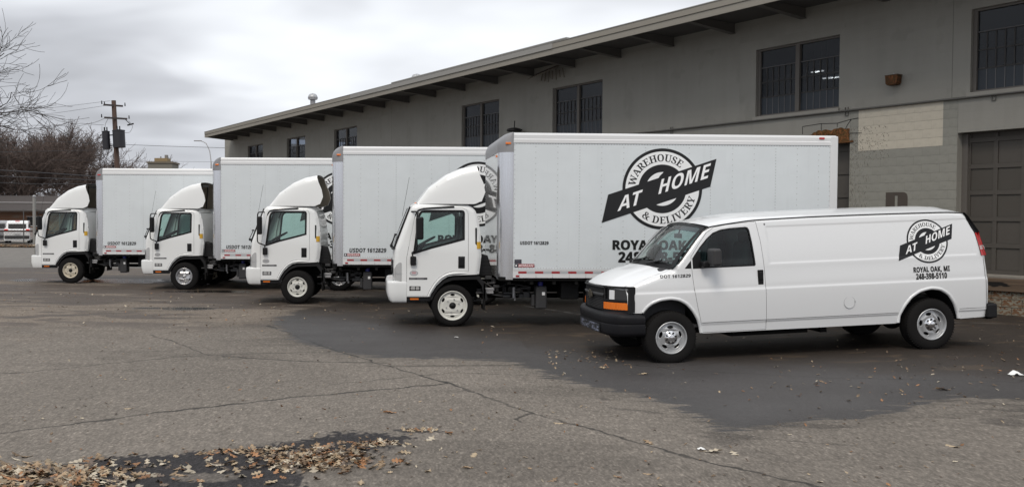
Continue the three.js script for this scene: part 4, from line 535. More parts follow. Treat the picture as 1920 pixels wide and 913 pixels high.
  // dock doors: slab, rails and sunk panels
  for (const [a, c, lab] of [[-6.7, -3.6], [-0.97, 2.7]]) {
    const d = grp('dock_door', b), D = -0.30;
    part('door_slab', d, span(a, c, 0.85, 4.02, D - 0.06, D), DOORP);
    part('door_jamb', d, merge([span(a, a + 0.12, 0.85, 4.0, D, D + 0.09), span(c - 0.12, c, 0.85, 4.0, D, D + 0.09)]), FRAME);
    const n = Math.round((c - a - 0.24) / 0.53), cw = (c - a - 0.24) / n, rh = 0.59, rails = [];
    for (let i = 0; i <= n; i++) rails.push(span(a + 0.12 + cw * i - 0.045, a + 0.12 + cw * i + 0.045, 0.86, 3.99, D, D + 0.035));
    for (let j = 0; j <= 5; j++) rails.push(span(a + 0.12, c - 0.12, 0.9 + rh * j - 0.05, 0.9 + rh * j + 0.05, D, D + 0.038));
    part('door_rails', d, merge(rails), DOORP);
    for (let i = 0; i < n; i++) for (let j = 0; j < 5; j++) part('door_panel', d, memo('dpan' + n, () => box(cw - 0.1, rh - 0.11, 0.012)), rnd() < 0.5 ? DOORP : memoMat('dp2', () => std([0.064, 0.057, 0.048], 0.75))).position.set(a + 0.12 + cw * (i + 0.5), 0.9 + rh * (j + 0.5), D + 0.006);
  }
  // dock edge: pale ledge, weathered timber bumper, stained block base
  const dock = grp('dock_edge', b);
  const wood = dataTex(256, 64, (u, v) => { const g = fbm(u * 4, v * 30, 4), k = S(0.70, 0.76, fbm(u * 10 + 9, v * 5, 3)); const c = 0.30 + 0.22 * g; return [L(c, 0.08, k), L(c * 0.86, 0.07, k), L(c * 0.74, 0.06, k)]; }, true);
  part('ledge', dock, span(-0.97, 4, 0.80, 0.87, -0.02, 0.08, 0.012), std([0.30, 0.28, 0.25], 0.9, { map: rep(wallCol, 2, 2), bumpMap: grime, bumpScale: 0.02 }));
  for (const [yy, h] of [[0.655, 0.28], ]) part('timber_bumper', dock, span(-0.95, 3.9, yy - h / 2, yy + h / 2, 0.0, 0.13, 0.012), std([0.72, 0.68, 0.62], 0.95, { map: rep(wood, 1, 1), bumpMap: wood, bumpScale: 0.02 }));
  part('timber_cap', dock, span(-0.95, 3.9, 0.775, 0.80, 0.0, 0.12, 0.006), std([0.16, 0.14, 0.125], 0.95));
  const stain = [0, 1, 2].map((i) => std([0.85, 0.85, 0.85], 0.95, { map: dataTex(128, 64, (u, v) => { const n = fbm(u * 5 + i * 7, v * 5 + i * 3, 4), r = S(0.45, 0.62, fbm(u * 9 + i * 13, v * 6, 3)) * (0.4 + 0.6 * v); const c = 0.42 + 0.22 * n; return [L(c, 0.40, r), L(c * 0.96, 0.24, r), L(c * 0.86, 0.13, r)]; }, true), bumpMap: grime, bumpScale: 0.01 }));
  for (let r = 0; r < 3; r++) { let x = -0.95 - (r % 2) * 0.2; while (x < 3.6) { const m = part('block', dock, memo('baseblock', () => new RoundedBoxGeometry(0.398, 0.166, 0.06, 1, 0.008)), stain[Math.floor(rnd() * 3)]); m.position.set(x + 0.2, 0.085 + r * 0.172, 0.03 + rr(-0.004, 0.006)); x += 0.4064; } }
  // roof with eaves: soffit, rafters, two-board fascia, flashing
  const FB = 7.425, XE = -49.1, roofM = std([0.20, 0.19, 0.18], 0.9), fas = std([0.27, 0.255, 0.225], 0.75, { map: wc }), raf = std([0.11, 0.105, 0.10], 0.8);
  const roof = grp('roof', b);
  part('roof_deck', roof, span(XE, XR, 7.63, 7.78, -26.3, 1.86), roofM);
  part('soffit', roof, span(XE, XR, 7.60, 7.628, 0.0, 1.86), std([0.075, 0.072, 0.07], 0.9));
  part('wall_plate', roof, span(XL, XR, TOP, 7.60, -0.28, -0.003), WALL);
  part('fascia_lower', roof, span(XE, XR, FB, FB + 0.185, 1.86, 1.90, 0.004), fas);
  part('fascia_upper', roof, span(XE, XR, FB + 0.19, FB + 0.36, 1.86, 1.925, 0.004), fas);
  part('drip_edge', roof, [span(XE - 0.01, XR, FB + 0.36, FB + 0.385, 1.80, 1.94), span(-23.6, -12.2, FB + 0.385, FB + 0.435, 1.78, 1.95, 0.01), span(-27.5, -12.9, FB + 0.187, FB + 0.355, 1.925, 1.937, 0.003)], std([0.26, 0.255, 0.24], 0.6));
  part('end_fascia', roof, span(XE - 0.04, XE, FB, FB + 0.37, -2, 1.9), fas);
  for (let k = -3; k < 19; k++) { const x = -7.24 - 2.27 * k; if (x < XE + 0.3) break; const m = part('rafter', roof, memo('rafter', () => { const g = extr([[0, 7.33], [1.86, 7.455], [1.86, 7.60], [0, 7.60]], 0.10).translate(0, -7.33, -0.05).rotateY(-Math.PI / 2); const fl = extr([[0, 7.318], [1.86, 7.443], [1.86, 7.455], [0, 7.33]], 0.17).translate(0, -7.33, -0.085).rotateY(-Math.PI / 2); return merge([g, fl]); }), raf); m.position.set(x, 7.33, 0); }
  part('end_rafter', roof, extr([[0, 7.30], [1.86, 7.43], [1.86, 7.60], [0, 7.60]], 0.2).rotateY(-Math.PI / 2).translate(XE + 0.25, 0, 0), raf);
  part('hanging_board', roof, [box(1.6, 0.03, 0.5).rotateZ(0.12).rotateX(0.5).translate(-15.2, 7.33, 0.35), ...Array.from({ length: 7 }, (_, i) => box(0.03, 0.25 + 0.25 * ((i * 37) % 5) / 5, 0.02).rotateZ(((i * 29) % 7) * 0.1 - 0.3).translate(-15.7 + i * 0.2, 7.2, 0.1))], std([0.14, 0.12, 0.10], 0.9));
  // inside: floor, partition and two lit fluorescent fittings seen through the second window
  part('warehouse_floor', b, span(XL + 0.28, XR - 0.28, 0.7, 0.8, -26, -0.3), std([0.08, 0.08, 0.08], 0.9));
  part('inner_partition', b, span(XL + 0.28, XR - 0.28, 0.8, 7.6, -9.2, -9), std([0.05, 0.05, 0.052], 0.9));
  shade(b);
  const world = (x, y, z) => new THREE.Vector3(x, y, z).applyAxisAngle(new THREE.Vector3(0, 1, 0), TURN).add(new THREE.Vector3(12.5, 0, -19.5));
  const em = std([1, 1, 0.95], 0.5, { emissive: 0xfff2dd, emissiveIntensity: 1.5 });
  [[-5.82, 6.13, -2.6, 0.62, 'long'], [-8.03, 6.82, -5.0, 0.42, 'short']].forEach(([x, y, z, len, wd]) => {
    const p = world(x, y, z), f = thing('ceiling_lamp', wd === 'long' ? 'brighter lit tube lamp seen through the window left of the rusty wall light' : 'smaller dimmer lit lamp left of the brighter tube inside the same window', 'lamp', p.toArray(), TURN + (wd === 'long' ? 0.25 : 0));
    part('lamp_housing', f, box(len, 0.05, 0.12, 0, 0.04, 0), MAT.rail); part('lamp_tube', f, box(len, 0.03, 0.08), em); part('hanger', f, merge([rod([-len / 3, 0.06, 0], [-len / 3, 7.6 - y, 0], 0.006), rod([len / 3, 0.06, 0], [len / 3, 7.6 - y, 0], 0.006)]), MAT.steel);
    const l = new THREE.PointLight(0xfff0dc, 0.4); l.position.copy(p).add(new THREE.Vector3(0, -0.06, 0)); l.castShadow = true; l.shadow.radius = 4; scene.add(l); shade(f);
  });
  // things fixed to the wall or the roof
  const wl = thing('wall_light', 'rusty brown box-shaped wall light between the two right-hand windows', 'wall light', world(-2.43, 5.29, 0).toArray(), TURN);
  const rusty = std([0.55, 0.5, 0.42], 0.9, { map: rustTex, bumpMap: rustTex, bumpScale: 0.01 });
  part('housing', wl, [extr([[-0.15, 0.02], [-0.11, -0.02], [0.11, -0.02], [0.15, 0.02], [0.165, 0.22], [-0.165, 0.22]], 0.2, [], 0.01).translate(0, 0, 0.03)], rusty); part('top_plate', wl, span(-0.18, 0.18, 0.22, 0.245, 0.0, 0.25, 0.006), std([0.08, 0.045, 0.025], 0.9)); wl.scale.set(0.88, 0.88, 0.88); part('mount', wl, merge([span(-0.06, 0.06, 0.05, 0.2, 0, 0.03), cylY(0.02, 0.06, 0, 0.27, 0.1, 8)]), MAT.aluDull); shade(wl);
  const wc2 = thing('wall_fitting', 'small dark disc fitting on the wall just above the nearest truck box', 'wall fitting', world(-17.0, 5.30, 0).toArray(), TURN);
  part('disc', wc2, [new THREE.LatheGeometry([[0.001, 0.02], [0.3, 0.02], [0.33, 0.06], [0.3, 0.12], [0.12, 0.16], [0.001, 0.17]].map((p) => new THREE.Vector2(...p)), 24).scale(0.85, 1, 0.85).translate(0, 0, 0.36)], MAT.black); part('stem', wc2, [rod([0.02, 0.15, 0.36], [0.03, 0.42, 0.36], 0.02, 6), rod([0, 0.1, 0.3], [0, 0.1, 0], 0.03, 8)], MAT.plastic); shade(wc2);
  const vent = (x, z, s, label, y = 7.78) => { const v = thing('roof_vent', label, 'vent', world(x, y, z).toArray(), TURN, 'round metal vents on the roof'); 
    part('stack', v, cylY(0.36 * s, 0.55 * s + 0.92, 0, 0.27 * s + 0.46, 0, 20), MAT.aluDull); part('ventilator', v, merge([new THREE.SphereGeometry(0.66 * s, 20, 12, 0, Math.PI * 2, 0, Math.PI * 0.62).scale(1, 0.85, 1).translate(0, 0.82 * s + 0.92, 0), cylY(0.62 * s, 0.08 * s, 0, 0.58 * s + 0.92, 0, 20)]), std([0.40, 0.41, 0.42], 0.45, { metalness: 0.5 })); part('ribs', v, merge(Array.from({ length: 10 }, (_, i) => { const a = i * Math.PI / 5; return tube([[0, 1.39 * s + 0.92, 0], [0.48 * s * Math.cos(a), 1.22 * s + 0.92, 0.48 * s * Math.sin(a)], [0.665 * s * Math.cos(a), 0.82 * s + 0.92, 0.665 * s * Math.sin(a)], [0.62 * s * Math.cos(a), 0.6 * s + 0.92, 0.62 * s * Math.sin(a)]], 0.025 * s, 10, 5); })), MAT.aluDull); shade(v); };
  vent(-37.9, -0.9, 0.42, 'round metal roof vent nearer the far left end of the eaves'); vent(-26.7, -1.2, 0.42, 'round metal roof vent half hidden behind the middle of the eaves', 7.42);
}
function memoMat(k, f) { return memo('mat' + k, f); }
// ---------- ground ----------
const hgt = (X, Z) => -0.046 * (1 - S(14.2, 17, Z)) + 0.168 * Math.min(1, Math.max(0, (X - 3.5) / 3.95)) * (1 - S(15, 18.5, Z)) ;
{
  const WET = [[-2.95, 17.2], [-2.22, 14.98], [-1.43, 13.77], [-0.62, 13.2], [0.33, 13.25], [1.17, 12.9], [1.72, 11.5], [2.5, 10.45], [2.85, 9.93], [2.8, 9.17], [3.0, 8.72], [3.49, 8.82], [3.94, 9.07], [4.71, 9.16], [5.49, 9.76], [6.04, 10.0], [6.9, 9.4], [9, 9.5], [13, 12], [20, 14], [20, 31], [4, 31], [-1, 24], [-2.9, 19.3]];
  const PATCH = [[-3.9, 7.0], [-3.4, 7.12], [-2.95, 7.5], [-2.56, 7.68], [-1.78, 7.88], [-1.18, 8.29], [-0.81, 8.62], [-0.4, 8.58], [-0.2, 8.33], [-0.28, 8.08], [-0.55, 7.85], [-0.9, 7.62], [-1.04, 7.29], [-1.03, 6.84], [-1.26, 6.3], [-3.9, 6.2]];
  const CR = [[[-9, 6.0], [-4.04, 8.48], [-2.81, 9.43], [-1.46, 10.28], [-0.63, 10.73], [0.27, 11.17]], [[-3.0, 16.84], [-1.3, 13.77], [-0.28, 12.06], [0.28, 11.19], [1.14, 9.44], [1.79, 8.5], [2.31, 7.69], [3.15, 6.73], [3.6, 6]], [[-6.4, 11.3], [-5.21, 11.91], [-4.49, 12.57], [-3.56, 13.31], [-2.27, 13.68], [-1.47, 13.77]], [[-4.82, 15.58], [-3.99, 14.58], [-3.26, 13.37]], [[-12, 16.6], [-8.46, 17.78], [-7.17, 18.54], [-5.16, 19.75], [-3, 21]], [[1.14, 9.44], [0.95, 9.3], [0.98, 9.05]], [[1.6, 13.9], [3.5, 12.25], [5.1, 11.35], [7.2, 10.6]], [[-1.3, 11.0], [0.4, 12.0], [2.2, 11.6]], [[-3, 13.3], [-1.9, 12.9], [-0.6, 12.75]]];
  const crW = [0.024, 0.020, 0.018, 0.015, 0.024, 0.013, 0.016, 0.010, 0.026];
  const inPoly = (P, x, y) => { let c = false; for (let i = 0, j = P.length - 1; i < P.length; j = i++) if ((P[i][1] > y) !== (P[j][1] > y) && x < (P[j][0] - P[i][0]) * (y - P[i][1]) / (P[j][1] - P[i][1]) + P[i][0]) c = !c; return c; };
  const sd = (P, x, y) => { const d = distTo([...P, P[0]], x, y); return inPoly(P, x, y) ? d : -d; };
  const bounds = (P, m) => [Math.min(...P.map((p) => p[0])) - m, Math.max(...P.map((p) => p[0])) + m, Math.min(...P.map((p) => p[1])) - m, Math.max(...P.map((p) => p[1])) + m];
  // signed distances on a 6 cm lattice, read back bilinearly
  const field = (P, m) => { const b = bounds(P, m), st = 0.06, nx = Math.ceil((b[1] - b[0]) / st) + 2, ny = Math.ceil((b[3] - b[2]) / st) + 2, a = new Float32Array(nx * ny); for (let j = 0; j < ny; j++) for (let i = 0; i < nx; i++) a[j * nx + i] = sd(P, b[0] + i * st, b[2] + j * st); return (x, y) => { if (x < b[0] || x > b[1] || y < b[2] || y > b[3]) return -m; const u = (x - b[0]) / st, v = (y - b[2]) / st, i = Math.floor(u), j = Math.floor(v), p = u - i, q = v - j; return L(L(a[j * nx + i], a[j * nx + i + 1], p), L(a[(j + 1) * nx + i], a[(j + 1) * nx + i + 1], p), q); }; };
  const fWet = field(WET, 1.5), fPatch = field(PATCH, 0.8), cb = CR.map((c) => bounds(c, 0.2));
  const puddles = [[-9.8, 28.6, 1.7, 1.0], [-12.6, 28.9, 0.9, 0.7], [-5.9, 24.6, 1.2, 0.5], [-5.4, 19.9, 1.0, 0.35]];
  const ground = (X, Z, i, j, out) => {
    const lo = fbm(X * 0.35 + 50, Z * 0.35 + 50, 4), md = fbm(X * 1.7, Z * 1.7, 3), hi = vn(X * 23, Z * 23);
    const fine = ((Math.imul(i * 73856093 ^ j * 19349663, 2654435761) >>> 8) & 65535) / 65535;
    const g2 = vn(X * 75 + 7, Z * 26), g3 = vn(X * 40 + 3, Z * 15 + 8);
    let k = 0.84 + 0.26 * lo + 0.16 * (md - 0.5) + 0.10 * (hi - 0.5);
    k *= (0.82 + 0.30 * fine * fine + (fine > 0.95 ? 0.4 : 0)) * (0.74 + 0.52 * g2) * (0.88 + 0.24 * g3) * (g2 > 0.86 ? 1.25 : 1);
    let r = 0.172 * k, g = 0.151 * k, b = 0.130 * k, ro = 0.95;
    // worn, brownish and damp towards the trucks
    const far = S(14.5, 18.5, Z + 2.6 * (md - 0.5) + 2.0 * (lo - 0.5)) * S(4, -2, X);
    if (far > 0) { const st = 0.65 * fbm(X * 0.5 + 8 + 0.25 * Z, Z * 1.5, 5) + 0.35 * fbm(X * 1.6, Z * 4 + 2, 3), dk = S(18, 23, Z), w = far * S(0.50 - 0.16 * dk, 0.58 - 0.10 * dk, st); r = L(r, 0.064, w * 0.85); g = L(g, 0.052, w * 0.85); b = L(b, 0.045, w * 0.85); ro = L(ro, 0.65, w); g *= 1 - 0.05 * far; b *= 1 - 0.10 * far; }
    const sc = S(0.60, 0.72, fbm(X * 0.5 + 30 - 0.2 * Z, Z * 1.5 + 4, 4)); { const q = 0.16 * sc; r *= 1 - q; g *= 1 - q; b *= 1 - q; }
    const tr = S(0.08, 0, Math.abs(Z - 12.55 - 0.10 * Math.sin(X) + 0.15 * (lo - 0.5)) - 0.03) * S(-1.2, 0, X) * S(3, 2, X); if (tr > 0) { const q = tr * 0.45 * (0.6 + 0.6 * md); r *= 1 - q; g *= 1 - q; b *= 1 - q; }
    const fray = vn(X * 3.2, Z * 16 + 4), fray2 = vn(X * 7 + 3, Z * 38);
    let w = fWet(X, Z) + 0.30 * (md - 0.5) + 0.36 * (fray - 0.5) + 0.20 * (fray2 - 0.5); { const dp = S(-0.7, 0.05, w) * 0.16; r *= 1 - dp; g *= 1 - dp; b *= 1 - dp; } w = S(-0.06, 0.09, w);
    if (w > 0) {
      const zb = X > 1.6 ? 13.9 - 0.62 * (X - 1.6) : 14.4 + 0.9 * (1.6 - X), br = S(-0.1, 0.9, Z - zb + 0.9 * (md - 0.5)) * (0.55 + 0.45 * S(0, 2.5, Z - zb));
      const c = (0.90 + 0.22 * fbm(X * 0.8 + 3, Z * 1.6 + 9, 3)) * (0.86 + 0.28 * g2) * (fine > 0.985 ? 1.6 : 1), e = 0.86 + 0.14 * S(0.1, 0.9, fWet(X, Z));
      r = L(r, L(0.053 * e, 0.035, br) * c, w); g = L(g, L(0.049 * e, 0.0275, br) * c, w); b = L(b, L(0.048 * e, 0.0225, br) * c, w); ro = L(ro, L(0.36 + 0.42 * fbm(X * 0.7 + 60, Z * 1.1 + 5, 3), 0.66, br), w);
      const lf = br * w * S(0.60, 0.74, fbm(X * 2.2, Z * 5 + 6, 4)); r = L(r, 0.085, lf * 0.6); g = L(g, 0.062, lf * 0.6); b = L(b, 0.042, lf * 0.6);
    }
    for (const [x0, z0, x1, z1] of [[9.3, 18.3, 12.6, 16.9], [1.9, 21.6, 3.7, 18.4]]) { const d = distTo([[x0, z0], [x1, z1]], X, Z), q = S(0.07, 0.04, d + 0.03 * (hi - 0.5)) * S(0.35, 0.6, fbm(X * 3, Z * 3, 3)) * 0.6; if (q > 0) { r = L(r, 0.24, q); g = L(g, 0.225, q); b = L(b, 0.2, q); } }
    // streaky damp runs beyond the wet edge
    if (Z < 11.5 && X > 2) { const s2 = S(0.60, 0.70, fbm(X * 1.1 - Z * 0.5, Z * 3.6 + X * 1.5, 4)) * S(7.2, 8.4, Z) * (1 - w); r *= 1 - 0.35 * s2; g *= 1 - 0.35 * s2; b *= 1 - 0.34 * s2; }
    let p = fPatch(X, Z) + 0.30 * (md - 0.5) + 0.16 * (hi - 0.5) + 0.16 * (g3 - 0.5); p = S(-0.06, 0.07, p);
    const p2 = S(1.15, 0.85, Math.hypot((X + 0.07) / 0.22, (Z - 8.66) / 0.10) + 0.6 * (hi - 0.5)); p = Math.max(p, p2 * 0.8);
    if (p > 0) { const c = (0.35 + 0.9 * fine * fine) * (0.45 + 1.1 * g2) * (0.8 + 0.5 * md) * 1.35; p *= 1 - 0.65 * S(1.1, 0.8, Math.hypot((X + 1.75) / 0.28, (Z - 7.05) / 0.13) + 0.5 * (hi - 0.5)); r = L(r, 0.023 * c, p); g = L(g, 0.020 * c, p); b = L(b, 0.021 * c, p); ro = L(ro, 0.8, p); }
    for (let n = 0; n < CR.length; n++) { const q = cb[n]; if (X < q[0] || X > q[1] || Z < q[2] || Z > q[3]) continue; const d = distTo(CR[n], X + 0.09 * (vn(X * 6 + n, Z * 6) - 0.5) + 0.03 * (hi - 0.5), Z + 0.07 * (vn(X * 7 + 9, Z * 7 + n) - 0.5)), c = S(crW[n] * 1.7, crW[n] * 0.5, d * (0.7 + 0.7 * vn(X * 9, Z * 9))); if (c > 0) { const q2 = c * (0.45 + 0.5 * vn(X * 4 + 2, Z * 4)); r = L(r, 0.02, q2); g = L(g, 0.019, q2); b = L(b, 0.018, q2); } }
    for (const [px, pz, ax, az] of puddles) { const d = Math.hypot((X - px) / ax, (Z - pz) / az) + 0.9 * (md - 0.5); if (d < 1) { const c = S(1, 0.8, d); r = L(r, 0.03, c); g = L(g, 0.027, c); b = L(b, 0.024, c); ro = L(ro, 0.04, c); } }
    out[0] = r; out[1] = g; out[2] = b; out[3] = ro;
  };
  const enc = (c) => (c <= 0.0031308 ? 12.92 * c : 1.055 * Math.pow(c, 1 / 2.4) - 0.055) * 255;
  const asphaltBump = dataTex(1024, 1024, (u, v, i, j) => 0.5 * vn(i * 0.22, j * 0.22) + 0.35 * vn(i * 0.5 + 9, j * 0.5) + 0.15 * vn(u * 16, v * 16), false);
  const sheet = (x0, x1, z0, z1, w, h, nx, nz, name) => {
    const C = new Uint8Array(w * h * 4), R = new Uint8Array(w * h * 4), o = [0, 0, 0, 0];
    for (let j = 0; j < h; j++) for (let i = 0; i < w; i++) { ground(L(x0, x1, (i + 0.5) / w), L(z0, z1, (j + 0.5) / h), i, j, o); const q = (j * w + i) * 4; C[q] = enc(o[0]); C[q + 1] = enc(o[1]); C[q + 2] = enc(o[2]); C[q + 3] = R[q + 3] = 255; R[q] = R[q + 1] = R[q + 2] = o[3] * 255; }
    const mk = (d, s) => { const t = new THREE.DataTexture(d, w, h); t.magFilter = THREE.LinearFilter; if (s) t.colorSpace = THREE.SRGBColorSpace; t.needsUpdate = true; return t; };
    const g = gridSurf(nx, nz, (u, v) => { const X = L(x0, x1, u), Z = L(z0, z1, v); return [X, hgt(X, Z), -Z]; });
    const bm = rep(asphaltBump, (x1 - x0) / 1.6, (z1 - z0) / 1.6);
    return struct(name, g, phys([1, 1, 1], 1, { specularIntensity: 0.6, map: mk(C, true), roughnessMap: mk(R, false), bumpMap: bm, bumpScale: 0.006 }));
  };
  sheet(-6.8, 11.2, 6.0, 12.5, 2048, 1536, 64, 30, 'asphalt_lot');
  sheet(-20, 20, 12.5, 36, 2048, 2048, 100, 80, 'asphalt_lot');
  const gen = dataTex(512, 512, (u, v, i, j) => { const k = 0.40 + 0.05 * (rnd() - 0.5) + 0.06 * (vn(u * 16, v * 16) - 0.5); return [k * 1.04, k, k * 0.95]; }, true);
  const plain = std([1, 1, 1], 0.9, { map: gen });
  const quad = (pts, y) => { const g = new THREE.BufferGeometry(); g.setAttribute('position', new THREE.Float32BufferAttribute(pts.flatMap(([X, Z]) => [X, y, -Z]), 3)); g.setAttribute('uv', new THREE.Float32BufferAttribute(pts.flatMap(([X, Z]) => [X / 3, Z / 3]), 2)); g.setIndex([0, 1, 2, 0, 2, 3]); g.computeVertexNormals(); return g; };
  const hq = (x0, x1, z0, z1, nx, nz) => { const g = gridSurf(nx, nz, (u, v) => { const X = L(x0, x1, u), Z = L(z0, z1, v); return [X, hgt(X, Z), -Z]; }), uv = g.attributes.uv; for (let i = 0; i < uv.count; i++) uv.setXY(i, L(x0, x1, uv.getX(i)) / 3, L(z0, z1, uv.getY(i)) / 3); return g; };
  struct('asphalt_lot', [hq(-60, 40, 36, 60, 2, 2), hq(-60, -20, 12.5, 36, 2, 20), hq(20, 40, 12.5, 36, 2, 20), hq(-60, -6.8, 6, 12.5, 2, 2), hq(11.2, 40, 6, 12.5, 6, 2), hq(-60, 40, -40, 6, 40, 2)], plain);
  const soilT = dataTex(256, 256, (u, v, i, j) => { const n = fbm(u * 9, v * 9, 4), q = rnd(); const k = 0.22 + 0.25 * n * q; return [k * 1.15, k * 0.95, k * 0.72]; }, true);
  struct('ground', quad([[-900, -300], [900, -300], [900, 1500], [-900, 1500]], -0.08), std([1, 1, 1], 0.95, { map: rep(soilT, 1, 1) }));
  struct('leaf_verge', quad([[-60, 60], [-14, 60], [-14, 66], [-60, 66]], 0.06), std([0.85, 0.75, 0.6], 0.95, { map: soilT }));
  struct('road', quad([[-140, 66], [60, 66], [60, 78], [-140, 78]], 0.03), std([1.25, 1.25, 1.25], 0.9, { map: gen }));
}
const onGround = (X, Z, dy = 0) => [X, hgt(X, Z) + dy, -Z];
// ---------- leaves and litter ----------
function leafGeo(k) { // a lobed, curled oak leaf
  const n = 22, pts = []; for (let i = 0; i <= n; i++) { const t = i / n, w = 0.30 * Math.sin(Math.PI * Math.pow(t, 0.8)) * (0.72 + 0.42 * Math.cos(t * Math.PI * 7 + k)); pts.push([t - 0.5, Math.max(0.01, w)]); }
  return gridSurf(4, n, (u, v) => { const p = pts[Math.round(v * n)], s = 2 * u - 1; return [p[0], 0.10 * s * s * Math.sin(2 + k + v * 3) + 0.14 * Math.pow(Math.abs(p[0]), 1.5) * (1 + Math.sin(k * 3 + s)) + 0.02, s * p[1]]; });
}
const leafMats = [[0.30, 0.215, 0.135], [0.37, 0.29, 0.195], [0.20, 0.14, 0.09], [0.44, 0.385, 0.30], [0.30, 0.155, 0.075], [0.13, 0.10, 0.08]].map((c) => { const m = std(c, 0.8); return m; });
{
  const G = [0, 1, 2, 3].map((k) => leafGeo(k * 1.7));
  const scatter = (name, label, list, mats) => { const m4 = new THREE.Matrix4(), q = new THREE.Quaternion(), e = new THREE.Euler(), col = new THREE.Color();
    const im = new THREE.InstancedMesh(G[Math.floor(rnd() * 4)], std([1, 1, 1], 0.8), list.length); im.name = numbered(name); list.forEach(([X, Z, y, s], i) => { e.set(rr(-0.5, 0.5), rr(0, 6.3), rr(-0.5, 0.5)); q.setFromEuler(e); m4.compose(new THREE.Vector3(...onGround(X, Z, y)), q, new THREE.Vector3(s, s, s)); im.setMatrixAt(i, m4); const c = mats[Math.floor(rnd() * mats.length)].color, k = rr(0.55, 1.2); col.setRGB(c.r * k, c.g * k, c.b * k); im.setColorAt(i, col); });
    im.castShadow = im.receiveShadow = true; scene.add(im); tag(im, label, 'leaves', null, 'stuff'); };
  const heap = (cx, cz, ax, az, rot, n, hh, s0, s1) => Array.from({ length: n }, () => { const a = rr(0, 6.283), r = Math.min(1.7, 0.52 * Math.sqrt(-2 * Math.log(1 - 0.999 * rnd()))), x = ax * r * Math.cos(a), z = az * r * Math.sin(a), c = Math.cos(rot), s = Math.sin(rot); return [cx + x * c - z * s, cz + x * s + z * c, 0.008 + hh * Math.max(0, 1 - r) * rnd(), rr(s0, s1)]; });
  scatter('leaf_pile', 'heap of dry brown leaves in the bottom left corner of the lot', heap(-3.3, 6.82, 0.95, 0.52, 0.25, 1050, 0.08, 0.05, 0.15), leafMats);
  scatter('leaf_pile', 'heap of pale dry leaves at the edge of the dark wet hollow', heap(-0.93, 7.58, 0.50, 0.36, -0.1, 430, 0.04, 0.045, 0.125), leafMats);
  scatter('leaf_pile', 'thin strip of leaves over the top of the dark wet hollow', [...heap(-0.42, 8.15, 0.26, 0.10, 0.1, 60, 0.02, 0.05, 0.10), ...heap(-1.6, 7.85, 0.6, 0.12, 0.3, 60, 0.01, 0.05, 0.11), ...heap(-0.02, 8.66, 0.2, 0.07, 0, 24, 0.02, 0.05, 0.09), ...heap(-1.8, 7.3, 0.8, 0.4, 0, 50, 0.005, 0.05, 0.12)], leafMats);
  const wide = []; for (let i = 0; i < 1500; i++) { const Z = 6.2 + 24 * Math.pow(rnd(), 1.3), X = rr(-0.5, 0.7) * Z; wide.push([X, Z, 0.006, rr(0.018, 0.055)]); }
  for (let i = 0; i < 80; i++) wide.push([2.3 + rr(-0.5, 0.6), 13.2 + rr(-0.8, 1.0), 0.006, rr(0.025, 0.065)]);
  for (let i = 0; i < 240; i++) wide.push([rr(-13, 2), rr(16, 24), 0.006, rr(0.04, 0.09)]);
  for (let i = 0; i < 60; i++) wide.push([rr(4.2, 8.2), rr(9.6, 12.4), 0.006, rr(0.03, 0.07)]);
  scatter('scattered_leaf_bits', 'small leaf fragments strewn thinly over the whole asphalt lot', wide, leafMats);
  scatter('verge_leaves', 'drift of brown leaves along the far edge of the lot below the fence', Array.from({ length: 1400 }, () => [rr(-38, -20), 60.6 + rr(-0.8, 3.8), 0.07, rr(0.1, 0.24)]), leafMats);
  const spots = [[-3.92, 7.95, 0.13, 1], [-3.2, 9.6, 0.10, 1], [-0.38, 9.45, 0.15, 4], [0.22, 8.55, 0.12, 4], [0.04, 8.3, 0.13, 3], [0.42, 7.75, 0.14, 1], [0.35, 7.35, 0.10, 0], [-0.15, 7.45, 0.12, 2], [0.02, 7.25, 0.10, 1], [1.35, 9.0, 0.12, 1], [2.05, 8.22, 0.13, 0], [2.55, 7.9, 0.16, 3], [2.72, 7.84, 0.12, 3], [4.7, 7.95, 0.15, 1], [6.0, 10.35, 0.17, 2], [-2.3, 6.95, 0.13, 3], [-1.75, 7.4, 0.15, 3], [-1.95, 7.1, 0.12, 0], [-1.2, 6.9, 0.13, 1], [-1.35, 7.9, 0.12, 3], [-0.9, 8.05, 0.13, 4], [-0.1, 8.05, 0.11, 3], [2.45, 12.4, 0.16, 1], [2.9, 11.9, 0.13, 1], [1.0, 7.0, 0.09, 2], [1.8, 7.2, 0.10, 0], [3.1, 7.0, 0.09, 3], [-0.5, 6.9, 0.1, 1]];
  const proto = [];
  spots.forEach(([X, Z, s, k], i) => { const key = i % 4 + '_' + k; let o = proto[key]; if (!o) { o = new THREE.Group(); part('blade', o, G[i % 4], leafMats[k]); part('stalk', o, memo('stalk', () => rod([0.48, 0.05, 0], [0.72, 0.02, 0.05], 0.012, 4)), leafMats[2]); shade(o); proto[key] = o; } else o = o.clone(); o.name = numbered('fallen_leaf'); o.scale.setScalar(s); o.rotation.set(rr(-0.15, 0.15), rr(0, 6.3), rr(-0.15, 0.15)); o.position.set(...onGround(X, Z, 0.004)); scene.add(o); tag(o, 'single curled dry oak leaf lying on the asphalt', 'leaf', 'single dry leaves lying on the asphalt'); });
  const paper = (X, Z, s, label) => { const o = thing('paper_scrap', label, 'litter', onGround(X, Z, 0.005)); part('crumpled_paper', o, gridSurf(10, 8, (u, v) => [s * (u - 0.5), s * 0.28 * vn(u * 5 + X, v * 5 + Z) * Math.sin(Math.PI * u) + 0.004, s * 0.6 * (v - 0.5) * (0.7 + 0.5 * vn(u * 4, 3))]), std([0.75, 0.75, 0.74], 0.8)); shade(o); };
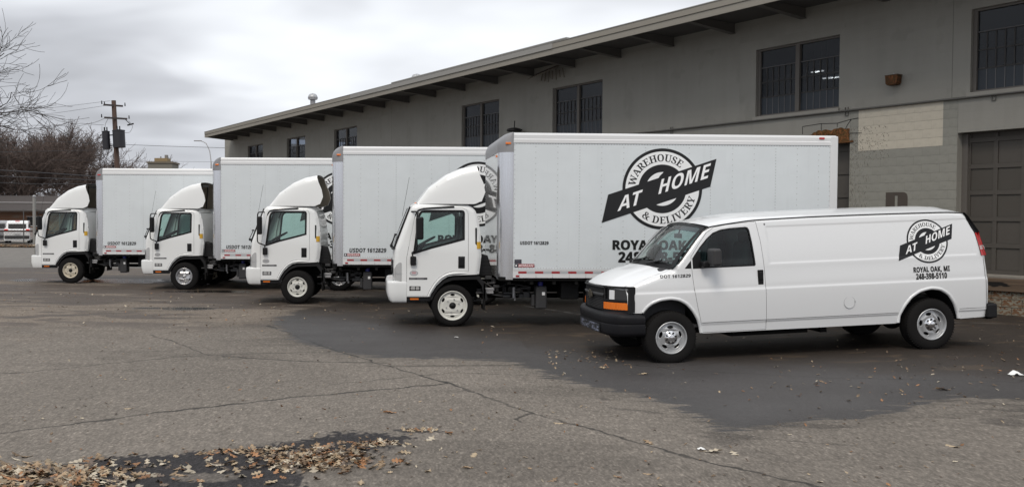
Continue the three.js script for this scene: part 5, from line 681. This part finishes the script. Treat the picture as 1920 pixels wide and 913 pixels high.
  paper(7.30, 11.05, 0.17, 'crumpled white paper at the right edge of the wet asphalt'); paper(0.52, 15.4, 0.07, 'tiny white scrap on the ground below the nearest truck front wheel'); paper(2.47, 7.98, 0.07, 'thin pale scrap lying with a leaf on the dry asphalt in front');
}
// ---------- far side of the street ----------
function limb(out, a, dir, len, r, depth, o, rng) {
  const seg = o.seg; let p = a.clone(), d = dir.clone(), rad = r;
  for (let i = 0; i < seg; i++) {
    d.x += (rng() - 0.5) * o.wob; d.y += (rng() - 0.5) * o.wob + o.lift; d.z += (rng() - 0.5) * o.wob; d.normalize();
    const q = p.clone().addScaledVector(d, len / seg), r2 = rad * (depth === 0 && i === seg - 1 ? 0.4 : 1 - o.taper / seg);
    out.push([p.toArray(), q.toArray(), rad, r2]);
    if (depth > 0 && i >= (depth === o.depth ? o.first : 0)) for (let k = 0; k < o.kids; k++) if (rng() < o.prob) {
      const ax = new THREE.Vector3(rng() - 0.5, rng() - 0.5, rng() - 0.5).normalize(), c = d.clone().applyAxisAngle(ax, o.ang * (0.6 + 0.8 * rng()));
      limb(out, q, c, len * o.short * (0.7 + 0.5 * rng()), r2 * o.thin, depth - 1, o, rng);
    }
    p = q; rad = r2;
  }
}
const lcg = (s) => () => ((s = (s * 16807) % 2147483647) / 2147483647);
function twigs(list, sides, minR = 0) { // tapered prisms in one geometry
  const P = [], N = [], I = []; const u = new THREE.Vector3(), v = new THREE.Vector3(), d = new THREE.Vector3(), A = new THREE.Vector3(), B = new THREE.Vector3();
  for (const [a, b, r1, r2] of list) { A.set(...a); B.set(...b); d.subVectors(B, A).normalize(); u.set(Math.abs(d.y) > 0.9 ? 1 : 0, Math.abs(d.y) > 0.9 ? 0 : 1, 0).cross(d).normalize(); v.crossVectors(d, u); const o = P.length / 3; for (const [q, r] of [[A, Math.max(r1, minR)], [B, Math.max(r2, minR)]]) for (let k = 0; k < sides; k++) { const t = k * 2 * Math.PI / sides, c = Math.cos(t), s = Math.sin(t); P.push(q.x + r * (u.x * c + v.x * s), q.y + r * (u.y * c + v.y * s), q.z + r * (u.z * c + v.z * s)); N.push(u.x * c + v.x * s, u.y * c + v.y * s, u.z * c + v.z * s); } for (let k = 0; k < sides; k++) { const e = (k + 1) % sides; I.push(o + k, o + e, o + sides + k, o + e, o + sides + e, o + sides + k); } }
  const g = new THREE.BufferGeometry(); g.setAttribute('position', new THREE.Float32BufferAttribute(P, 3)); g.setAttribute('normal', new THREE.Float32BufferAttribute(N, 3)); g.setIndex(I); return g;
}
const bark = std([0.045, 0.037, 0.034], 0.95), twig = std([0.105, 0.078, 0.068], 0.95), twigB = std([0.12, 0.085, 0.072], 0.95);
{ // big bare tree whose branches reach in from the left edge
  const rng = lcg(991), t = thing('bare_tree', 'tall bare tree at the left edge whose dark branches hang into the sky', 'tree', [-19.9, 0, -31]);
  const trunk = [], br = [], o = { seg: 6, wob: 0.42, lift: 0.02, taper: 0.62, kids: 2, prob: 0.62, ang: 0.75, short: 0.52, thin: 0.55, depth: 3, first: 1 };
  limb(trunk, new THREE.Vector3(0, 0, 0), new THREE.Vector3(0.03, 1, 0), 12, 0.32, 0, { seg: 8, wob: 0.1, lift: 0, taper: 0.6, depth: 0 }, rng);
  const reach = (y, dx, dy, dz, len, r) => limb(br, new THREE.Vector3(0.15, y, 0), new THREE.Vector3(dx, dy, dz).normalize(), len, r, 3, o, rng);
  reach(5.3, 1, 0.16, 0.15, 5.4, 0.075); reach(5.0, 0.8, 0.1, -0.4, 4.6, 0.06); reach(7.4, 1, 0.12, 0.1, 4.2, 0.07); reach(8.6, 1, 0.15, 0.2, 3.7, 0.065); reach(6.3, 0.9, 0.35, -0.3, 3.8, 0.06); reach(9.5, 0.7, 0.6, 0, 4, 0.06); reach(4.3, 0.8, 0.0, 0.3, 4.0, 0.055); reach(6.5, -0.6, 0.5, 0.5, 5, 0.08); reach(8.2, -0.8, 0.5, -0.3, 5, 0.08); reach(10.5, 0.2, 1, 0.2, 4, 0.08);
  part('trunk', t, twigs(trunk, 9), bark); part('crown', t, twigs(br, 4, 0.006), bark); shade(t);
}
{ // bare trees behind the street
  const make = (sd, h, spread) => { const rng = lcg(sd), tr = [], br = [], o = { seg: 4, wob: 0.5, lift: 0.05, taper: 0.55, kids: 2, prob: 0.8, ang: 0.7, short: 0.66, thin: 0.6, depth: 4, first: 1 };
    limb(tr, new THREE.Vector3(), new THREE.Vector3(0, 1, 0), h * 0.55, h * 0.02, 0, { seg: 4, wob: 0.12, lift: 0, taper: 0.5, depth: 0 }, rng);
    for (let i = 0; i < 7; i++) { const a = i * 0.9 + rng(), y = h * (0.16 + 0.055 * i); limb(br, new THREE.Vector3(0, y, 0), new THREE.Vector3(Math.cos(a) * spread, 0.9, Math.sin(a) * spread).normalize(), h * 0.34, h * 0.009, 4, o, rng); }
    return [twigs(tr, 6), twigs(br, 3, 0.016)]; };
  const kinds = [make(31, 11, 1.0), make(77, 10, 1.2), make(123, 12, 0.9)];
  const T = [[-70, 104, 1.0, 0], [-63, 100, 1.05, 1], [-57.5, 106, 1.05, 2], [-53, 98, 1.08, 0], [-50, 110, 1.12, 1], [-46.5, 101, 0.98, 2], [-60, 116, 1.2, 1], [-43, 109, 0.95, 0], [-54.5, 121, 1.2, 2], [-66, 122, 1.2, 0], [-40.5, 112, 0.80, 1], [-48, 125, 1.15, 0], [-75, 112, 1.2, 2], [-38.5, 118, 0.78, 2], [-45.5, 132, 0.9, 1], [-37.2, 124, 0.62, 2]];
  T.forEach(([X, Z, s, k], i) => { const t = thing('street_tree', 'bare brown tree in the thicket of trees behind the street on the left', 'tree', [X, 0, -Z], rr(0, 6.3), 'bare trees in the thicket behind the street'); t.scale.set(s * 1.05, s, s * 1.05); part('trunk', t, kinds[k][0], bark); part('crown', t, kinds[k][1], i % 2 ? twig : twigB); shade(t); });
  // undergrowth that closes the view between the trunks
  const rng = lcg(5), list = []; for (let i = 0; i < 9000; i++) { const X = -85 + 58 * rng(), Z = 97 + 26 * rng(), h = 0.5 + 5.2 * rng() * rng() + 1.2; list.push([[X, 0.1, -Z], [X + (rng() - 0.5) * 2, h, -Z + (rng() - 0.5) * 2], 0.03, 0.012]); const y = h * rng(); list.push([[X, y, -Z], [X + (rng() - 0.5) * 2.4, y + 1.4 * rng(), -Z + (rng() - 0.5) * 2], 0.02, 0.01]); }
  const u = part('undergrowth', scene, twigs(list, 3), twigB); u.name = numbered('undergrowth'); u.castShadow = u.receiveShadow = true; tag(u, 'tangle of leafless brown brush under the trees behind the street', 'brush', null, 'stuff');
}
{ // low brick building
  const b = thing('brick_building', 'low tan brick building with a dark shallow roof behind the fence', 'building', [-52, 0, -92]);
  const brick = dataTex(256, 256, (u, v) => { const r = Math.floor(v * 32), fy = v * 32 - r, fx = (u * 12 + (r % 2) * 0.5) % 1, m = fy < 0.14 || fx < 0.06 ? 1 : 0, n = 0.85 + 0.3 * vn(Math.floor(u * 12 + (r % 2) * 0.5) * 3.7, r * 5.1); return m ? [0.5, 0.42, 0.36] : [0.50 * n, 0.345 * n, 0.24 * n]; }, true);
  part('wall', b, [span(-14, 20, 0, 2.7, -8, 0)], std([0.9, 0.9, 0.9], 0.9, { map: rep(brick, 0.3, 0.3) }));
  part('roof', b, [extr([[-5, 2.65], [5, 2.65], [0, 4.35]], 36).rotateY(Math.PI / 2).translate(-15, 0, -4)], std([0.055, 0.047, 0.045], 0.95));
  part('eaves_board', b, [span(-15, 21, 2.62, 2.78, 0.95, 1.05)], std([0.07, 0.06, 0.055], 0.8));
  part('ridge_flashing', b, [span(2, 13, 3.55, 3.64, -1.55, -1.45)], std([0.35, 0.34, 0.34], 0.6));
  part('skylight', b, [box(1.5, 0.08, 0.9).rotateX(0.33).translate(1.5, 3.75, -1.2)], std([0.30, 0.36, 0.45], 0.25));
  for (const x of [-9, -3, 4, 11]) { const w = grp('window', b); part('pane', w, span(x, x + 1.2, 1.2, 2.1, -0.05, 0.02), MAT.black); part('frame', w, [span(x - 0.06, x + 1.26, 1.14, 1.2, -0.02, 0.05), span(x - 0.06, x + 1.26, 2.1, 2.16, -0.02, 0.05)], MAT.rail); }
  shade(b);
}
{ // rooftop block that shows above the first truck
  const b = thing('distant_block', 'flat-roofed tan block with small rooftop boxes seen above the leftmost truck', 'building', [-34.2, 0, -115]);
  part('wall', b, [span(-1.55, 1.55, 0, 9.05, -3, 0)], std([0.20, 0.19, 0.165], 0.9)); part('coping', b, [span(-1.7, 1.7, 9.05, 9.25, -3.1, 0.1)], std([0.17, 0.145, 0.11], 0.8)); part('roof_box', b, [span(-0.9, 0.75, 9.25, 9.75, -2.2, -0.6)], std([0.26, 0.19, 0.10], 0.8)); part('chimney', b, [span(0.25, 0.6, 9.75, 10.2, -1.6, -1.2)], std([0.2, 0.19, 0.18], 0.8)); part('roof_cap', b, [cylY(0.09, 0.25, -0.25, 9.87, -1.2, 8)], MAT.aluDull); shade(b);
}
{ // utility pole with transformers
  const Z = 70, X = -23.85, p = thing('utility_pole', 'brown wooden utility pole with two dark transformers behind the leftmost truck', 'utility pole', [X, 0, -Z]); p.rotation.order = 'YXZ'; p.rotation.z = 0.05; 
  const wood = std([0.10, 0.066, 0.054], 0.95);
  part('pole', p, cylY(0.24, 11.15, 0, 5.57, 0, 14, 0.17), wood);
  part('crossarm', p, [box(1.6, 0.13, 0.12).rotateY(0.85).translate(0, 10.75, 0.15)], std([0.06, 0.05, 0.05], 0.9));
  part('crossarm', p, [box(1.9, 0.13, 0.12).rotateY(0.85).translate(0.15, 9.75, 0.15)], std([0.06, 0.05, 0.05], 0.9));
  for (const [x, y, z] of [[-0.7, 10.95, 0.65], [-0.55, 10.9, 0.5], [0.7, 10.88, -0.5], [-0.75, 9.92, 0.7], [0.9, 9.9, -0.7]]) part('insulator', p, cylY(0.05, 0.26, x, y, z, 8, 0.035), MAT.black);
  part('cutout_switch', p, [box(0.5, 0.1, 0.1).rotateZ(0.2).translate(1.05, 9.3, -0.5), rod([0.7, 9.7, -0.4], [1.0, 9.35, -0.5], 0.03)], MAT.black);
  for (const [x, z, r, h, y] of [[-0.62, 0.35, 0.29, 1.35, 8.05], [0.40, 0.42, 0.46, 1.3, 8.1]]) { const tr = grp('transformer', p); part('can', tr, [cylY(r, h, x, y, z, 20), cylY(r * 1.05, 0.06, x, y + h / 2, z, 20), cylY(r * 0.9, 0.08, x, y + h / 2 + 0.06, z, 20, r * 0.4)], std([0.016, 0.016, 0.022], 0.5)); part('bushing', tr, [cylY(0.05, 0.3, x - 0.1, y + h / 2 + 0.2, z, 8), cylY(0.05, 0.3, x + 0.1, y + h / 2 + 0.2, z, 8)], MAT.plastic); }
  part('bracket', p, [box(0.9, 0.08, 0.1, -0.3, 8.45, 0.28), box(0.9, 0.08, 0.1, -0.3, 7.65, 0.28)], MAT.black);
  part('drop_wire', p, [tube([[-0.8, 8.7, 0.4], [-1.35, 7.9, 0.4], [-1.2, 6.7, 0.3], [-0.2, 5.9, 0.2]], 0.022, 30, 5), tube([[-0.65, 8.6, 0.4], [-1.05, 7.7, 0.4], [-0.85, 6.8, 0.3], [-0.2, 6.2, 0.2]], 0.022, 30, 5), tube([[0.9, 9.6, -0.6], [1.3, 9.1, -0.2], [1.2, 8.6, 0.3], [0.6, 8.6, 0.4]], 0.016, 30, 5), tube([[-0.3, 9.9, 0.3], [-0.6, 9.3, 0.4], [-0.65, 8.8, 0.4]], 0.016, 20, 5)], std([0.10, 0.10, 0.11], 0.7));
  part('clamp', p, [0, 1, 2, 3].map((i) => cylY(0.07, 0.14, -0.27, 5.6 + i * 0.22, 0.15, 8)), MAT.black);
  shade(p);
  const wire = (name, label, pts, r) => { const w = tag(part(numbered(name), scene, tube(pts, r, 40, 5), std([0.05, 0.05, 0.055], 0.8)), label, 'wire'); w.castShadow = true; };
  wire('power_line', 'topmost thin wire running left from the top of the utility pole', [[-39.9, 11.68, -80.0], [-32.04, 11.27, -76.0], [-24.76, 11.13, -70.2]], 0.012);
  wire('power_line', 'second thin wire left of the utility pole, just under the topmost one', [[-39.9, 11.11, -80.0], [-32.04, 10.78, -76.0], [-24.89, 10.8, -70.2]], 0.012);
  wire('power_line', 'long pale wire crossing the sky on both sides of the transformers', [[-38.3, 8.49, -75.0], [-30.76, 8.26, -74.0], [-21.97, 7.95, -74.0], [-14.5, 7.77, -74.0]], 0.018);
  wire('power_line', 'low wire left of the pole ending at its clamps', [[-30.64, 6.3, -60.0], [-27.36, 6.73, -64.0], [-24.52, 7.32, -70.0]], 0.016);
  wire('cable', 'upper of the thick black cables crossing in front of the bare trees', [[-29.62, 5.16, -58.0], [-26.37, 5.04, -60.0], [-23.19, 4.91, -63.0]], 0.034);
  wire('cable', 'middle thick black cable crossing in front of the bare trees', [[-29.62, 4.75, -58.0], [-26.37, 4.68, -60.0], [-23.19, 4.65, -63.0]], 0.03);
  wire('cable', 'lowest thin cable crossing in front of the bare trees', [[-29.62, 4.33, -58.0], [-26.37, 4.26, -60.0], [-23.19, 4.39, -63.0]], 0.02);
  wire('power_line', 'faint thin wire behind the utility pole just above the leftmost truck', [[-37.95, 7.8, -90.0], [-29.93, 7.73, -90.0], [-20.31, 7.67, -90.0]], 0.012);
}
{ // street lamp
  const l = thing('street_lamp', 'slim grey street lamp with curved arm beside the left end of the eaves', 'street lamp', [-21.15, 0, -88]);
  part('pole', l, cylY(0.10, 7.6, 0, 3.8, 0, 10, 0.07), std([0.42, 0.42, 0.43], 0.5)); part('arm', l, tube([[0, 7.5, 0], [-0.15, 8.6, 0], [-0.5, 9.35, 0], [-1.0, 9.6, 0]], 0.05, 24, 6), std([0.42, 0.42, 0.43], 0.5)); part('lamp_head', l, [new RoundedBoxGeometry(0.75, 0.09, 0.22, 2, 0.03).translate(-1.3, 9.6, 0)], MAT.aluDull); shade(l);
}
{ // chain-link fence with rails
  const f = thing('chain_link_fence', 'dark chain-link fence with metal posts along the street on the far left', 'fence', [-22.6, 0, -64.5]); const fm = std([0.11, 0.11, 0.11], 0.6, { metalness: 0.4 });
  for (let i = 0; i < 12; i++) part('post', f, cylY(0.04, 2.6, -i * 2.6 - 1.2, 1.3, 0, 8), fm);
  part('top_rail', f, cylX(0.03, 34, -17, 2.55, 0, 6), fm); part('middle_rail', f, [span(-34, 0, 0.98, 1.10, -0.03, 0.03)], std([0.05, 0.028, 0.025], 0.8)); part('bottom_rail', f, cylX(0.02, 34, -17, 0.15, 0, 6), fm);
  const mesh = []; for (let x = -34; x < 0; x += 0.22) mesh.push([[x, 0.15, 0], [Math.min(0, x + 2.4), 2.55, 0], 0.0035, 0.0035], [[x + 2.4 > 0 ? 0 : x + 2.4, 0.15, 0], [x, 2.55, 0], 0.0035, 0.0035]);
  part('wire_mesh', f, twigs(mesh, 3), fm).userData.kind = 'stuff'; shade(f);
  const p = thing('gate_post', 'tall pale grey steel post standing at the end of the fence left of the trucks', 'post', [-28.1, 0, -64.2]); part('shaft', p, cylY(0.11, 3.5, 0, 1.75, 0, 12), std([0.26, 0.26, 0.25], 0.6)); part('post_cap', p, new THREE.SphereGeometry(0.13, 12, 8).translate(0, 3.5, 0), MAT.aluDull); shade(p);
}
// ---------- parked cars on the street ----------
function suv(label, X, Z, turn, paint, withLabel) {
  const c = thing('parked_car', label, 'car', [X, 0.03, -Z], turn); // front towards -z
  const prof = [[-2.2, 0.55], [-2.25, 0.95], [-2.05, 1.08], [-1.75, 1.52], [-1.55, 1.68], [0.1, 1.70], [0.5, 1.62], [1.15, 1.10], [2.0, 0.98], [2.3, 0.75], [2.3, 0.35], [-2.2, 0.35]];
  part('body', c, [extr(prof.slice(0).map(([x, y]) => [x, Math.min(y, 1.1)]), 1.6, [], 0.1).translate(0, 0, -0.8).rotateY(Math.PI / 2), extr([[-2.1, 1.05], [-1.75, 1.55], [-1.5, 1.66], [0.1, 1.68], [0.5, 1.60], [1.1, 1.05]], 1.36, [], 0.08).translate(0, 0, -0.68).rotateY(Math.PI / 2)], paint);
  part('rear_window', c, [box(1.22, 0.40, 0.03, 0, 0, 0, 0.01).rotateX(-0.62).translate(0, 1.34, 2.06)], MAT.black);
  for (const s of [1, -1]) { part('side_window', c, [extr([[-1.6, 1.18], [-1.45, 1.5], [0.1, 1.52], [0.6, 1.18]], 0.02).rotateY(Math.PI / 2).translate(s * 0.765, 0, 0)], MAT.black); part('tail_light', c, [box(0.26, 0.14, 0.10, s * 0.74, 1.05, 2.27, 0.03)], memoMat('tl', () => std([0.6, 0.03, 0.03], 0.4, { emissive: 0xff1a10, emissiveIntensity: 0.15 }))); for (const z of [1.35, -1.4]) { const w = grp('wheel', c, [s * 0.78, 0.33, z]); part('tyre', w, cylX(0.33, 0.22, 0, 0, 0, 20), MAT.rubber); part('rim', w, cylX(0.2, 0.24, 0, 0, 0, 16), MAT.silver); } }
  part('rear_bumper', c, [box(1.72, 0.22, 0.14, 0, 0.52, 2.32, 0.05)], MAT.greyPlastic); part('number_plate', c, [box(0.4, 0.14, 0.02, 0, 0.82, 2.37)], MAT.rail); part('brake_lamp', c, [box(0.3, 0.04, 0.05, 0, 1.73, 1.68)], memoMat('tl', () => MAT.red)); shade(c);
}
suv('white car with red tail lights waiting on the street behind the fence', -31.6, 69.5, 0.36, phys([0.78, 0.79, 0.8], 0.3, { clearcoat: 0.6 }));
suv('grey car cut off by the left edge of the picture, beside the white car', -34.0, 71, 0.40, phys([0.28, 0.28, 0.29], 0.3, { clearcoat: 0.6 }));
renderer.render(scene, camera);
